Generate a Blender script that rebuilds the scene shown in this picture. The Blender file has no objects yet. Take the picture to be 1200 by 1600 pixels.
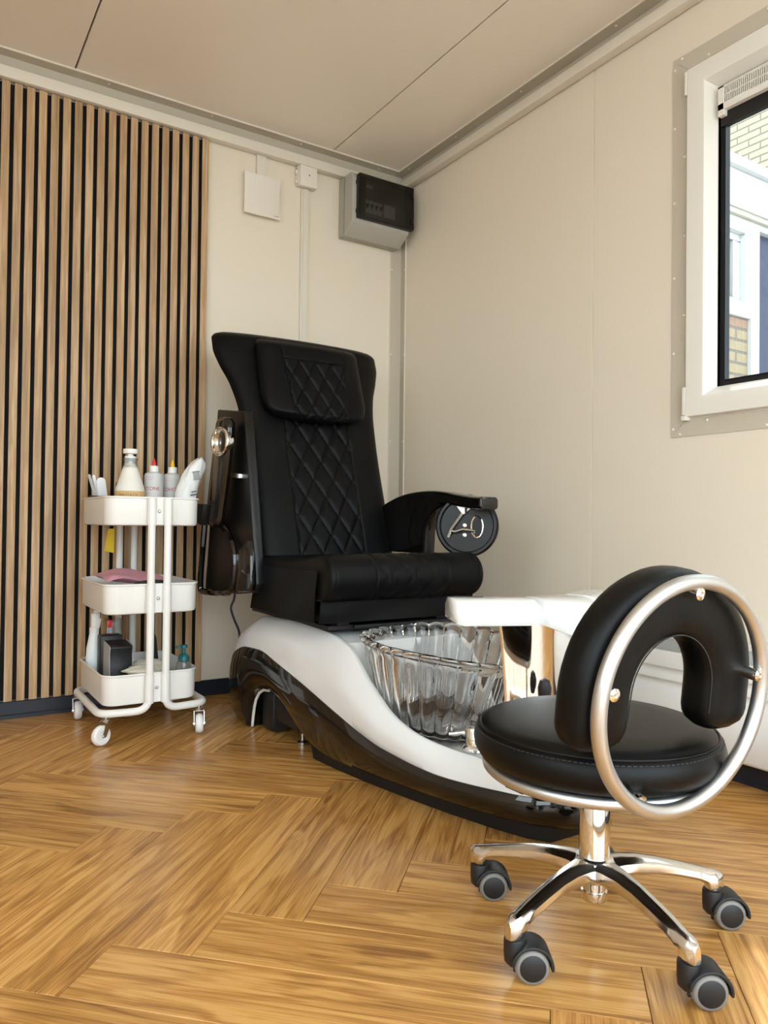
import bpy, bmesh, math, random
from mathutils import Vector, Matrix
random.seed(7)
PI = math.pi
sc = bpy.context.scene
C = sc.collection

# ------------------------------------------------------------------ camera
YAW, PITCH, ROLL, FPX = 1.00277561, 0.0145040624, 0.0112733356, 1168.53558
CAM = Vector((-1.96353435, -2.94850847, 0.706555935))
_f = Vector((math.cos(YAW)*math.cos(PITCH), math.sin(YAW)*math.cos(PITCH), math.sin(PITCH)))
_r0 = Vector((math.sin(YAW), -math.cos(YAW), 0)); _u0 = _r0.cross(_f)
_r = _r0*math.cos(ROLL) + _u0*math.sin(ROLL); _u = _u0*math.cos(ROLL) - _r0*math.sin(ROLL)
cd = bpy.data.cameras.new('camera'); cam = bpy.data.objects.new('camera', cd); C.objects.link(cam)
cd.sensor_fit = 'HORIZONTAL'; cd.sensor_width = 36.0; cd.lens = FPX/1200*36
cd.clip_start = 0.02; cd.clip_end = 200
cam.matrix_world = Matrix(((_r.x, _u.x, -_f.x, CAM.x), (_r.y, _u.y, -_f.y, CAM.y), (_r.z, _u.z, -_f.z, CAM.z), (0, 0, 0, 1)))
sc.camera = cam
def at(px, py, axis, val):
    """pixel -> point on the plane axis = val"""
    d = _f*FPX + _r*(px-600) - _u*(py-800)
    return CAM + d*((val-CAM[axis])/d[axis])

# ------------------------------------------------------------------ sky, sun, exposure
w = bpy.data.worlds.new('sky'); sc.world = w; w.use_nodes = True
bg = w.node_tree.nodes['Background']; bg.inputs[0].default_value = (0.83, 0.925, 1.0, 1); bg.inputs[1].default_value = 3.4
sl = bpy.data.lights.new('sun', 'SUN'); sun = bpy.data.objects.new('sun', sl); C.objects.link(sun)
sl.energy = 4.0; sl.angle = math.radians(1.0); sl.color = (1, .93, .82)
sun.rotation_euler = Vector((-.67, -.464, -1)).to_track_quat('-Z', 'Y').to_euler(); sun.location = (3, 2, 6)
vs = sc.view_settings
vs.view_transform = 'Standard'; vs.look = 'None'; vs.gamma = 1.0; vs.use_curve_mapping = False
vs.exposure = 0.87

# ------------------------------------------------------------------ materials
MATS = {}
def nmat(name):
    m = bpy.data.materials.new(name); m.use_nodes = True; MATS[name] = m
    nt = m.node_tree; return m, nt, nt.nodes['Principled BSDF']
def L(nt, a, b): nt.links.new(a, b)
def basic(name, col, rough=.5, metal=0, bump=0, bscale=200, coat=0, spec=None, var=0, vscale=3, trans=0, ior=1.45, sheen=0):
    m, nt, b = nmat(name)
    b.inputs['Base Color'].default_value = (*col, 1); b.inputs['Roughness'].default_value = rough
    b.inputs['Metallic'].default_value = metal; b.inputs['IOR'].default_value = ior
    if spec is not None: b.inputs['Specular IOR Level'].default_value = spec
    if coat: b.inputs['Coat Weight'].default_value = coat; b.inputs['Coat Roughness'].default_value = .03
    if trans: b.inputs['Transmission Weight'].default_value = trans
    tc = nt.nodes.new('ShaderNodeTexCoord')
    if var:
        n = nt.nodes.new('ShaderNodeTexNoise'); n.inputs['Scale'].default_value = vscale; n.inputs['Detail'].default_value = 5
        L(nt, tc.outputs['Object'], n.inputs['Vector'])
        mx = nt.nodes.new('ShaderNodeMix'); mx.data_type = 'RGBA'
        mx.inputs[6].default_value = (*[c*(1-var) for c in col], 1); mx.inputs[7].default_value = (*[min(1, c*(1+var)) for c in col], 1)
        L(nt, n.outputs['Fac'], mx.inputs[0]); L(nt, mx.outputs[2], b.inputs['Base Color'])
    if bump:
        n = nt.nodes.new('ShaderNodeTexNoise'); n.inputs['Scale'].default_value = bscale; n.inputs['Detail'].default_value = 3
        L(nt, tc.outputs['Object'], n.inputs['Vector'])
        bp = nt.nodes.new('ShaderNodeBump'); bp.inputs['Strength'].default_value = bump; bp.inputs['Distance'].default_value = .002
        L(nt, n.outputs['Fac'], bp.inputs['Height']); L(nt, bp.outputs['Normal'], b.inputs['Normal'])
    return m
def wood(name, dark, mid, light, rough, sx, cath=.5, vmin=.8, vmax=1.15, coat=0):
    """grain runs along local X; every object gets its own offset and tone"""
    m, nt, b = nmat(name); N = nt.nodes.new
    tc = N('ShaderNodeTexCoord'); oi = N('ShaderNodeObjectInfo')
    off = N('ShaderNodeVectorMath'); off.operation = 'SCALE'; off.inputs[0].default_value = (17.3, 9.1, 5.7); L(nt, oi.outputs['Random'], off.inputs['Scale'])
    ad = N('ShaderNodeVectorMath'); ad.operation = 'ADD'; L(nt, tc.outputs['Object'], ad.inputs[0]); L(nt, off.outputs[0], ad.inputs[1])
    mp = N('ShaderNodeMapping'); mp.inputs['Scale'].default_value = (1.0, sx, sx); L(nt, ad.outputs[0], mp.inputs['Vector'])
    # broad figure
    n1 = N('ShaderNodeTexNoise'); n1.inputs['Scale'].default_value = 2.2; n1.inputs['Detail'].default_value = 4; n1.inputs['Distortion'].default_value = .6
    L(nt, mp.outputs[0], n1.inputs['Vector'])
    # rings from the figure -> cathedral lines
    ml = N('ShaderNodeMath'); ml.operation = 'MULTIPLY'; ml.inputs[1].default_value = 34; L(nt, n1.outputs['Fac'], ml.inputs[0])
    sn = N('ShaderNodeMath'); sn.operation = 'SINE'; L(nt, ml.outputs[0], sn.inputs[0])
    # fine pores
    mp2 = N('ShaderNodeMapping'); mp2.inputs['Scale'].default_value = (7, 300, 300); L(nt, ad.outputs[0], mp2.inputs['Vector'])
    n2 = N('ShaderNodeTexNoise'); n2.inputs['Scale'].default_value = 1.0; n2.inputs['Detail'].default_value = 4; L(nt, mp2.outputs[0], n2.inputs['Vector'])
    mp3 = N('ShaderNodeMapping'); mp3.inputs['Scale'].default_value = (2.6, 64, 64); L(nt, ad.outputs[0], mp3.inputs['Vector'])
    n3 = N('ShaderNodeTexNoise'); n3.inputs['Scale'].default_value = 1.0; n3.inputs['Detail'].default_value = 6; L(nt, mp3.outputs[0], n3.inputs['Vector'])
    a1 = N('ShaderNodeMath'); a1.operation = 'MULTIPLY_ADD'; a0 = N('ShaderNodeMath'); a0.operation = 'MULTIPLY_ADD'; a0.inputs[1].default_value = .55; a0.inputs[2].default_value = .225; L(nt, n3.outputs['Fac'], a0.inputs[0])
    a1.inputs[1].default_value = .09*cath; L(nt, sn.outputs[0], a1.inputs[0]); L(nt, a0.outputs[0], a1.inputs[2])
    a2 = N('ShaderNodeMath'); a2.operation = 'MULTIPLY_ADD'; a2.inputs[1].default_value = .55; L(nt, n2.outputs['Fac'], a2.inputs[0]); L(nt, a1.outputs[0], a2.inputs[2])
    a3 = N('ShaderNodeMath'); a3.operation = 'MULTIPLY_ADD'; a3.inputs[1].default_value = .5; L(nt, n1.outputs['Fac'], a3.inputs[0]); L(nt, a2.outputs[0], a3.inputs[2])
    cr = N('ShaderNodeValToRGB'); cr.color_ramp.elements[0].position = .62; cr.color_ramp.elements[0].color = (*dark, 1)
    cr.color_ramp.elements[1].position = 1.18 if False else 1.0; cr.color_ramp.elements[1].color = (*light, 1)
    e = cr.color_ramp.elements.new(.84); e.color = (*mid, 1)
    sb = N('ShaderNodeMath'); sb.operation = 'ADD'; sb.inputs[1].default_value = -.185; L(nt, a3.outputs[0], sb.inputs[0])
    L(nt, sb.outputs[0], cr.inputs[0])
    mr = N('ShaderNodeMapRange'); mr.inputs['To Min'].default_value = vmin; mr.inputs['To Max'].default_value = vmax; L(nt, oi.outputs['Random'], mr.inputs['Value'])
    hs = N('ShaderNodeHueSaturation'); L(nt, cr.outputs[0], hs.inputs['Color']); L(nt, mr.outputs[0], hs.inputs['Value'])
    L(nt, hs.outputs[0], b.inputs['Base Color'])
    b.inputs['Roughness'].default_value = rough
    if coat: b.inputs['Coat Weight'].default_value = coat; b.inputs['Coat Roughness'].default_value = .2
    bp = N('ShaderNodeBump'); bp.inputs['Strength'].default_value = .12; bp.inputs['Distance'].default_value = .001
    L(nt, a2.outputs[0], bp.inputs['Height']); L(nt, bp.outputs[0], b.inputs['Normal'])
    return m
def thin_glass(name, tint=(1, 1, 1), rough=0.0, refl=1.0):
    m, nt, b = nmat(name); nt.nodes.remove(b); N = nt.nodes.new
    out = nt.nodes['Material Output']
    t = N('ShaderNodeBsdfTransparent'); t.inputs[0].default_value = (*tint, 1)
    g = N('ShaderNodeBsdfGlossy'); g.inputs['Roughness'].default_value = rough
    ge = N('ShaderNodeNewGeometry'); dt = N('ShaderNodeVectorMath'); dt.operation = 'DOT_PRODUCT'; L(nt, ge.outputs['Incoming'], dt.inputs[0]); L(nt, ge.outputs['Normal'], dt.inputs[1])
    ab = N('ShaderNodeMath'); ab.operation = 'ABSOLUTE'; L(nt, dt.outputs['Value'], ab.inputs[0])
    om = N('ShaderNodeMath'); om.operation = 'SUBTRACT'; om.inputs[0].default_value = 1.0; L(nt, ab.outputs[0], om.inputs[1])
    pw = N('ShaderNodeMath'); pw.operation = 'POWER'; pw.inputs[1].default_value = 5.0; L(nt, om.outputs[0], pw.inputs[0])
    ml = N('ShaderNodeMath'); ml.operation = 'MULTIPLY_ADD'; ml.inputs[1].default_value = .96*refl; ml.inputs[2].default_value = .04*refl; L(nt, pw.outputs[0], ml.inputs[0])
    mx = N('ShaderNodeMixShader'); L(nt, ml.outputs[0], mx.inputs[0]); L(nt, t.outputs[0], mx.inputs[1]); L(nt, g.outputs[0], mx.inputs[2])
    L(nt, mx.outputs[0], out.inputs['Surface']); return m
basic('wall_paint', (.79, .705, .58), .45, bump=.05, bscale=400, var=.015, vscale=2)
basic('ceiling_paint', (.88, .80, .70), .4, bump=.03, bscale=300, var=.02, vscale=1.2)
basic('profile_paint', (.56, .50, .405), .42, var=.02)
basic('pvc_cream', (.76, .70, .60), .35)
basic('pvc_white', (.80, .765, .70), .3)
basic('cover_white', (.80, .74, .66), .35)
basic('navy_base', (.012, .016, .026), .35, var=.1, vscale=20)
basic('felt_black', (.006, .0055, .006), .95, bump=.3, bscale=900)
wood('slat_oak', (.29, .175, .082), (.45, .285, .145), (.60, .42, .245), .55, 14, cath=.3, vmin=.92, vmax=1.08)
wood('floor_oak', (.28, .122, .030), (.52, .255, .068), (.67, .365, .112), .26, 9, cath=.9, vmin=.86, vmax=1.1)
basic('floor_joint', (.035, .016, .006), .8)
basic('enamel_white', (.82, .80, .765), .32)
basic('gloss_white', (.77, .77, .765), .12, coat=.6)
basic('gloss_black', (.005, .0045, .004), .06, coat=.5)
basic('satin_black', (.005, .005, .005), .30, spec=.4)
basic('black_plastic', (.012, .012, .013), .45, bump=.1, bscale=900)
basic('black_matte', (.006, .006, .006), .6)
basic('leather', (.003, .003, .0034), .40, bump=.25, bscale=900, spec=.16)
basic('leather_stool', (.003, .003, .003), .36, bump=.22, bscale=900, spec=.22)
basic('thread', (.03, .03, .032), .6)
basic('chrome', (.86, .85, .83), .05, metal=1)
basic('polished_alu', (.78, .77, .76), .16, metal=1)
basic('silver_tube', (.62, .62, .62), .40, metal=1, bump=.05, bscale=500)
basic('zinc', (.62, .61, .60), .25, metal=1)
basic('grey_tyre', (.20, .185, .17), .5)
basic('white_wheel', (.84, .83, .81), .35)
basic('bowl_glass', (1, 1, 1), 0.0, trans=1, ior=1.46)
basic('fuse_grey', (.44, .41, .36), .5)
thin_glass('smoked_door', (.55, .55, .53), .05, 1.0)
thin_glass('pane_glass', (.97, .98, .97), 0, 1.0)
thin_glass('annex_glass', (.6, .62, .62), 0, .15)
thin_glass('dimming_glass', (.66, .68, .68), 0, 1.0)  # grey tint added to the pane to dim the overbright outdoors
basic('breaker', (.6, .58, .54), .4)
basic('radiator_white', (.76, .745, .71), .35)
basic('radiator_grey', (.42, .43, .43), .4)
basic('mortar', (.30, .275, .235), .9, bump=.5, bscale=120)
basic('brick_cream', (.54, .46, .33), .85, bump=.6, bscale=90, var=.2, vscale=9)
basic('brick_yellow', (.50, .40, .26), .85, bump=.6, bscale=90, var=.22, vscale=12)
basic('brick_red', (.46, .30, .22), .85, bump=.6, bscale=90, var=.22, vscale=12)
basic('annex_white', (.78, .80, .80), .6, var=.06, vscale=4)
basic('annex_cream', (.66, .62, .5), .6)
basic('door_blue', (.055, .07, .13), .5, var=.25, vscale=30)
basic('paving', (.36, .34, .31), .9, var=.2, vscale=4)
basic('rubber_black', (.008, .008, .01), .5)
basic('lotion', (.80, .76, .69), .35)
basic('label_tan', (.66, .43, .20), .6)
basic('label_ink', (.30, .16, .05), .6)
basic('frosted', (.72, .72, .71), .35, trans=.25)
basic('red_ink', (.62, .03, .05), .5)
basic('red_cap', (.75, .03, .03), .35)
basic('yellow_cap', (.85, .52, .01), .35)
basic('tag_yellow', (.75, .52, .01), .5)
basic('pink_foil', (.74, .36, .46), .35, bump=.3, bscale=40)
basic('film', (.86, .86, .84), .3, trans=.2, bump=.5, bscale=60)
basic('ink', (.03, .03, .03), .6)
basic('cotton', (.78, .74, .62), .9, bump=.6, bscale=160)
basic('spray_white', (.80, .82, .84), .35)
basic('smoke_grey', (.13, .13, .14), .25)
basic('teal', (.008, .12, .13), .3)
thin_glass('clear_plastic', (.80, .82, .82), .1, 1.6)
basic('file_grey', (.45, .43, .42), .6)
basic('screw_white', (.82, .78, .70), .4)
M = MATS

# ------------------------------------------------------------------ mesh helpers
class G:
    def __init__(s): s.v = []; s.f = []
    def add(s, v, f):
        o = len(s.v); s.v += [Vector(p) for p in v]; s.f += [tuple(i+o for i in q) for q in f]; return s
    def box(s, x0, x1, y0, y1, z0, z1):
        return s.add([(x0,y0,z0),(x1,y0,z0),(x1,y1,z0),(x0,y1,z0),(x0,y0,z1),(x1,y0,z1),(x1,y1,z1),(x0,y1,z1)],
                     [(0,3,2,1),(4,5,6,7),(0,1,5,4),(1,2,6,5),(2,3,7,6),(3,0,4,7)])
    def obox(s, c, ax, ay, az):
        c, ax, ay, az = map(Vector, (c, ax, ay, az)); p = []
        for k in (-1, 1):
            for i, j in ((-1,-1),(1,-1),(1,1),(-1,1)): p.append(c+ax*i+ay*j+az*k)
        return s.add(p, [(0,3,2,1),(4,5,6,7),(0,1,5,4),(1,2,6,5),(2,3,7,6),(3,0,4,7)])
    def loft(s, rings, closed=True, cap=True, loop=False):
        n = len(rings[0]); v = [p for r in rings for p in r]; f = []
        m = len(rings); mm = m if loop else m-1
        for i in range(mm):
            a, b = i*n, ((i+1) % m)*n
            for j in range(n if closed else n-1):
                k = (j+1) % n; f.append((a+j, a+k, b+k, b+j))
        if cap and not loop and closed:
            f.append(tuple(range(n-1, -1, -1))); f.append(tuple((m-1)*n+j for j in range(n)))
        return s.add(v, f)
    def tube(s, path, r, n=10, loop=False, cap=True, up=None):
        path = [Vector(p) for p in path]; m = len(path); rings = []; prev = None
        for i, p in enumerate(path):
            a = path[(i-1) % m] if (loop or i > 0) else path[i]
            b = path[(i+1) % m] if (loop or i < m-1) else path[i]
            t = (b-a).normalized()
            if prev is None:
                q = Vector((0,0,1)) if abs(t.z) < .9 else Vector((1,0,0))
                if up is not None: q = Vector(up)
                x = t.cross(q).normalized()
            else:
                x = prev - t*prev.dot(t); x.normalize()
            prev = x; y = t.cross(x)
            rr = r[i] if isinstance(r, (list, tuple)) else r
            rings.append([p + x*math.cos(2*PI*k/n)*rr + y*math.sin(2*PI*k/n)*rr for k in range(n)])
        return s.loft(rings, True, cap, loop)
    def lathe(s, prof, n=32, loc=(0,0,0), axis=None):
        q = Matrix.Translation(Vector(loc))
        if axis is not None: q = q @ Vector(axis).to_track_quat('Z', 'Y').to_matrix().to_4x4()
        rings = []
        for r, z in prof:
            rr = max(r, 1e-5); rings.append([q @ Vector((rr*math.cos(2*PI*k/n), rr*math.sin(2*PI*k/n), z)) for k in range(n)])
        return s.loft(rings, True, True)
    def prism(s, poly, ext):
        ext = Vector(ext); a = [Vector(p) for p in poly]; n = len(a)
        v = a + [p+ext for p in a]
        f = [tuple(range(n-1, -1, -1)), tuple(range(n, 2*n))] + [(i, (i+1) % n, n+(i+1) % n, n+i) for i in range(n)]
        return s.add(v, f)
    def torus(s, c, R, r, n1=48, n2=10, e1=(1,0,0), e2=(0,1,0)):
        c, e1, e2 = Vector(c), Vector(e1), Vector(e2); e3 = e1.cross(e2).normalized(); rings = []
        for i in range(n1):
            a = 2*PI*i/n1; d = e1*math.cos(a)+e2*math.sin(a); p = c+d*R
            rings.append([p + d*r*math.cos(2*PI*k/n2) + e3*r*math.sin(2*PI*k/n2) for k in range(n2)])
        return s.loft(rings, True, False, True)
    def xf(s, m):
        s.v = [m @ p for p in s.v]; return s
def spline(pts, n=8, loop=False):
    pts = [Vector(p) for p in pts]; out = []; m = len(pts)
    for i in range(m if loop else m-1):
        g = lambda k: pts[k % m] if loop else pts[max(0, min(m-1, k))]
        p0, p1, p2, p3 = g(i-1), g(i), g(i+1), g(i+2)
        for j in range(n):
            t = j/n
            out.append(.5*((2*p1)+(p2-p0)*t+(2*p0-5*p1+4*p2-p3)*t*t+(3*p1-p0-3*p2+p3)*t**3))
    if not loop: out.append(pts[-1])
    return out
def fillet(pts, r, n=6, loop=False):
    """round the corners of a polyline"""
    pts = [Vector(p) for p in pts]; out = []; m = len(pts)
    for i in range(m):
        if not loop and i in (0, m-1): out.append(pts[i]); continue
        p, a, b = pts[i], pts[(i-1) % m], pts[(i+1) % m]
        da, db = (a-p), (b-p); rr = min(r, da.length*.49, db.length*.49)
        s, e = p+da.normalized()*rr, p+db.normalized()*rr
        for k in range(n+1):
            t = k/n; out.append(s*(1-t)**2+p*2*t*(1-t)+e*t*t)
    return out
def pchip(xs, ys):
    n = len(xs); h = [xs[i+1]-xs[i] for i in range(n-1)]; d = [(ys[i+1]-ys[i])/h[i] for i in range(n-1)]; m = [0]*n
    m[0], m[-1] = d[0], d[-1]
    for i in range(1, n-1):
        m[i] = 0 if d[i-1]*d[i] <= 0 else 2/(1/d[i-1]+1/d[i])
    def f(x):
        x = max(xs[0], min(xs[-1], x)); i = 0
        while i < n-2 and x > xs[i+1]: i += 1
        t = (x-xs[i])/h[i]
        return (2*t**3-3*t*t+1)*ys[i]+(t**3-2*t*t+t)*h[i]*m[i]+(-2*t**3+3*t*t)*ys[i+1]+(t**3-t*t)*h[i]*m[i+1]
    return f
WM = {}
def meshdata(name, g, mat, bevel=0, seg=2, smooth=35):
    me = bpy.data.meshes.new(name)
    bm = bmesh.new(); vs_ = [bm.verts.new(p) for p in g.v]
    for q in g.f:
        try: bm.faces.new([vs_[i] for i in q])
        except ValueError: pass
    bmesh.ops.remove_doubles(bm, verts=bm.verts, dist=2e-5)
    bmesh.ops.recalc_face_normals(bm, faces=bm.faces)
    if bevel:
        es = [e for e in bm.edges if len(e.link_faces) == 2 and e.calc_face_angle(0) > math.radians(30)]
        bmesh.ops.bevel(bm, geom=es, offset=bevel, segments=seg, profile=.5, affect='EDGES', clamp_overlap=True)
    bm.to_mesh(me); bm.free()
    if smooth:
        me.polygons.foreach_set('use_smooth', [True]*len(me.polygons))
        me.set_sharp_from_angle(angle=math.radians(smooth))
    me.materials.append(M[mat] if isinstance(mat, str) else mat)
    return me
def link(name, data, parent=None, mw=None):
    o = bpy.data.objects.new(name, data); C.objects.link(o)
    mw = mw if mw is not None else Matrix.Identity(4)
    WM[o.name] = mw
    if parent is not None:
        o.parent = parent; o.matrix_parent_inverse = WM[parent.name].inverted()
    o.matrix_basis = mw
    return o
def obj(name, g, mat, parent=None, bevel=0, seg=2, smooth=35):
    return link(name, meshdata(name, g, mat, bevel, seg, smooth), parent)
def inst(name, me, parent, mw): return link(name, me, parent, mw)
def thing(name, label, cat, loc, group=None):
    o = link(name, None, None, Matrix.Translation(Vector(loc)))
    o.empty_display_size = .05
    return tag(o, label, cat, group)
def tag(o, label, cat, group=None):
    o['label'] = label; o['category'] = cat
    if group: o['group'] = group
    return o
def struct(o, label=None, cat=None):
    o['kind'] = 'structure'
    if label: o['label'] = label
    if cat: o['category'] = cat
    return o
def text_g(txt, size, place, cx=True):
    """place(x, y) -> world point; flat letters as a mesh"""
    cu = bpy.data.curves.new('t', 'FONT'); cu.body = txt; cu.size = size; cu.align_x = 'CENTER' if cx else 'LEFT'
    o = bpy.data.objects.new('t', cu); C.objects.link(o)
    dg = bpy.context.evaluated_depsgraph_get(); me = o.evaluated_get(dg).to_mesh()
    g = G(); g.add([place(v.co.x, v.co.y) for v in me.vertices], [tuple(p.vertices) for p in me.polygons])
    o.evaluated_get(dg).to_mesh_clear(); bpy.data.objects.remove(o); bpy.data.curves.remove(cu)
    return g

# ================================================================== THE ROOM
H = 2.35; XL, YR = -3.3, -3.45          # left wall, rear wall
# ---- floor: herringbone planks
fl = struct(obj('floor', G().box(XL-.1, .1, YR-.1, .1, -.06, -.0042), 'floor_joint', smooth=0),
            'herringbone floor of warm honey oak planks', 'floor')
PW, PL = .1425, .7125; S2 = math.sqrt(.5)
P0 = Vector((-1.6625, -1.650)); DA = Vector((S2, S2)); DB = Vector((S2, -S2))
gap = .0005
def plank_g(poly):
    n = len(poly); b = .0009; cx = sum(p[0] for p in poly)/n; cy = sum(p[1] for p in poly)/n
    g = G(); r0 = [(x, y, -.004) for x, y in poly]; r1 = [(x, y, -b) for x, y in poly]
    def ins(x, y):
        dx, dy = cx-x, cy-y; l = max(1e-6, math.hypot(dx, dy)); return x+(b*(1 if dx > 0 else -1)), y+(b*(1 if dy > 0 else -1))
    r2 = [(*ins(x, y), 0.0) for x, y in poly]
    return g.loft([r0, r1, r2], True, True)
rect = [(gap, gap), (PL-gap, gap), (PL-gap, PW-gap), (gap, PW-gap)]
full_me = meshdata('plank', plank_g(rect), 'floor_oak', smooth=0)
def clip(poly, axis, val, keep_less):
    out = []
    for i in range(len(poly)):
        a, b = poly[i], poly[(i+1) % len(poly)]
        ina = (a[axis] <= val) if keep_less else (a[axis] >= val); inb = (b[axis] <= val) if keep_less else (b[axis] >= val)
        if ina: out.append(a)
        if ina != inb:
            t = (val-a[axis])/(b[axis]-a[axis]); out.append(a.lerp(b, t))
    return out
for m_ in range(-5, 6):
    for k in range(-30, 31):
        for kind in (0, 1):
            base = P0 + DA*(k*PW+m_*PL) + DB*(k*PW-m_*PL)
            if kind == 0: o0, ex, ey = base + DB*PW, DA, -DB       # long side along DA
            else: o0, ex, ey = base - DA*PW, DB, DA                  # long side along DB
            ang = math.atan2(ex.y, ex.x)
            mw = Matrix.Translation((o0.x, o0.y, 0)) @ Matrix.Rotation(ang, 4, 'Z')
            pts = [(mw @ Vector((x, y, 0))).to_2d() for x, y in rect]
            if max(p.x for p in pts) < XL or min(p.x for p in pts) > 0 or max(p.y for p in pts) < YR or min(p.y for p in pts) > 0: continue
            if min(p.x for p in pts) >= XL and max(p.x for p in pts) <= 0 and min(p.y for p in pts) >= YR and max(p.y for p in pts) <= 0:
                inst('plank', full_me, fl, mw); continue
            q = clip(clip(clip(clip(pts, 0, XL, False), 0, 0, True), 1, YR, False), 1, 0, True)
            if len(q) < 3: continue
            inv = mw.inverted(); loc = []
            for p in q:
                l = inv @ Vector((p.x, p.y, 0)); 
                if not loc or (Vector(loc[-1])-Vector((l.x, l.y))).length > 1e-4: loc.append((l.x, l.y))
            if len(loc) < 3: continue
            ar = abs(sum(loc[i][0]*loc[(i+1) % len(loc)][1]-loc[(i+1) % len(loc)][0]*loc[i][1] for i in range(len(loc))))/2
            if ar < 2e-4: continue
            g = G(); g.prism([(x, y, -.004) for x, y in loc], (0, 0, .004))
            inst('plank', meshdata('plank', g, 'floor_oak', smooth=0), fl, mw)
# ---- ceiling panels
ce = struct(obj('ceiling', G().box(XL-.1, .1, YR-.1, .1, H+.03, H+.08), 'ceiling_paint', smooth=0), 'beige flat panelled ceiling with dark joints', 'ceiling')
obj('joint_backing', G().box(XL, 0, YR, 0, H+.022, H+.026), 'floor_joint', ce, smooth=0)
xs = [0, -.398, -1.472, -2.546, XL]
for a, b in zip(xs[1:], xs[:-1]):
    obj('ceiling_panel', G().box(a+.003, b-.003, YR, 0, H+.002, H+.02), 'ceiling_paint', ce, bevel=.001, seg=1, smooth=0)
# ---- walls
struct(obj('wall_back', G().box(XL-.1, .1, 0, .1, -.06, H+.08), 'wall_paint', smooth=0), 'cream painted wall behind the slats and the chair', 'wall')
lo_ = (-3.25, -1.85, .88, 2.12)  # window opening added out of view to brighten right wall and ceiling
struct(obj('wall_left', G().box(XL-.1, XL, YR-.1, lo_[0], -.06, H+.08).box(XL-.1, XL, lo_[1], 0, -.06, H+.08).box(XL-.1, XL, lo_[0], lo_[1], -.06, lo_[2]).box(XL-.1, XL, lo_[0], lo_[1], lo_[3], H+.08), 'wall_paint', smooth=0), 'cream wall outside the left edge', 'wall')
w2 = struct(obj('added_window', G().box(XL-.07, XL-.01, lo_[0], lo_[0]+.06, lo_[2], lo_[3]).box(XL-.07, XL-.01, lo_[1]-.06, lo_[1], lo_[2], lo_[3]).box(XL-.07, XL-.01, lo_[0]+.06, lo_[1]-.06, lo_[2], lo_[2]+.06).box(XL-.07, XL-.01, lo_[0]+.06, lo_[1]-.06, lo_[3]-.06, lo_[3]), 'pvc_white', smooth=0), 'unseen white framed window added at the left to light the room', 'window')
obj('pane', G().box(XL-.045, XL-.04, lo_[0]+.06, lo_[1]-.06, lo_[2]+.06, lo_[3]-.06), 'pane_glass', w2, smooth=0)
# rear wall behind the camera; wide glazed doors added to let daylight in
ro = (-3.15, -.15, .02, 2.20)
g = G(); g.box(XL, ro[0], YR-.1, YR, -.06, H+.08).box(ro[1], .1, YR-.1, YR, -.06, H+.08).box(ro[0], ro[1], YR-.1, YR, ro[3], H+.08).box(ro[0], ro[1], YR-.1, YR, -.06, ro[2])
struct(obj('wall_rear', g, 'wall_paint', smooth=0), 'cream wall behind the viewpoint with a wide opening added for daylight', 'wall')
d1 = G()
for x in (ro[0]+.03, (ro[0]+ro[1])/2, ro[1]-.03): d1.box(x-.03, x+.03, YR-.07, YR-.01, ro[2], ro[3])
d1.box(ro[0], ro[1], YR-.07, YR-.01, ro[3]-.06, ro[3]).box(ro[0], ro[1], YR-.07, YR-.01, ro[2], ro[2]+.06)
dr = struct(obj('added_doors', d1, 'pvc_white', smooth=0), 'unseen white framed glazed doors added behind the viewpoint for daylight', 'door')
obj('pane', G().box(ro[0]+.06, ro[1]-.06, YR-.045, YR-.04, ro[2]+.06, ro[3]-.06), 'pane_glass', dr, smooth=0)
# right wall: sandwich panels around the window hole
wy0, wy1, wz0, wz1 = -1.535, -2.565, 1.005, 2.10      # hole
wr = struct(obj('wall_right', G().box(.02, .10, -1.185, .1, -.06, H+.08).box(.02, .10, YR, wy1, -.06, H+.08).box(.02, .10, wy1, -1.185, -.06, wz0).box(.02, .10, wy1, -1.185, wz1, H+.08).box(.02, .10, wy0, -1.185, wz0, wz1), 'profile_paint', smooth=0),
            'grey beige panelled wall with the window', 'wall')
sm = -1.184
obj('wall_panel', G().box(0, .02, sm+.0012, 0, 0, H), 'wall_paint', wr, bevel=.001, seg=1, smooth=0)
a0, a1 = sm-.0012, -2.80
obj('wall_panel', G().box(0, .02, wy0, a0, 0, H).box(0, .02, wy1, wy0, 0, wz0).box(0, .02, wy1, wy0, wz1, H).box(0, .02, a1, wy1, 0, H), 'wall_paint', wr, smooth=0)
obj('wall_panel', G().box(0, .02, YR, a1-.0024, 0, H), 'wall_paint', wr, smooth=0)
# ---- baseboards
def baseboard(name, axis, lab):
    g = G()
    prof = [(0, 0), (.014, 0), (.014, .012), (.0105, .016), (.0105, .058), (.008, .0615), (0, .0615)]
    if axis == 'x': g.prism([(XL, -d-.0004, z+.0005) for d, z in prof], (-XL-.0005, 0, 0))
    else: g.prism([(-d-.0004, YR+.001, z+.0005) for d, z in prof], (0, -YR-.016, 0))
    return struct(obj(name, g, 'navy_base', smooth=0), lab, 'baseboard')
baseboard('baseboard_back', 'x', 'dark navy skirting under the slat wall'); baseboard('baseboard_right', 'y', 'dark navy skirting under the window wall')
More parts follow.
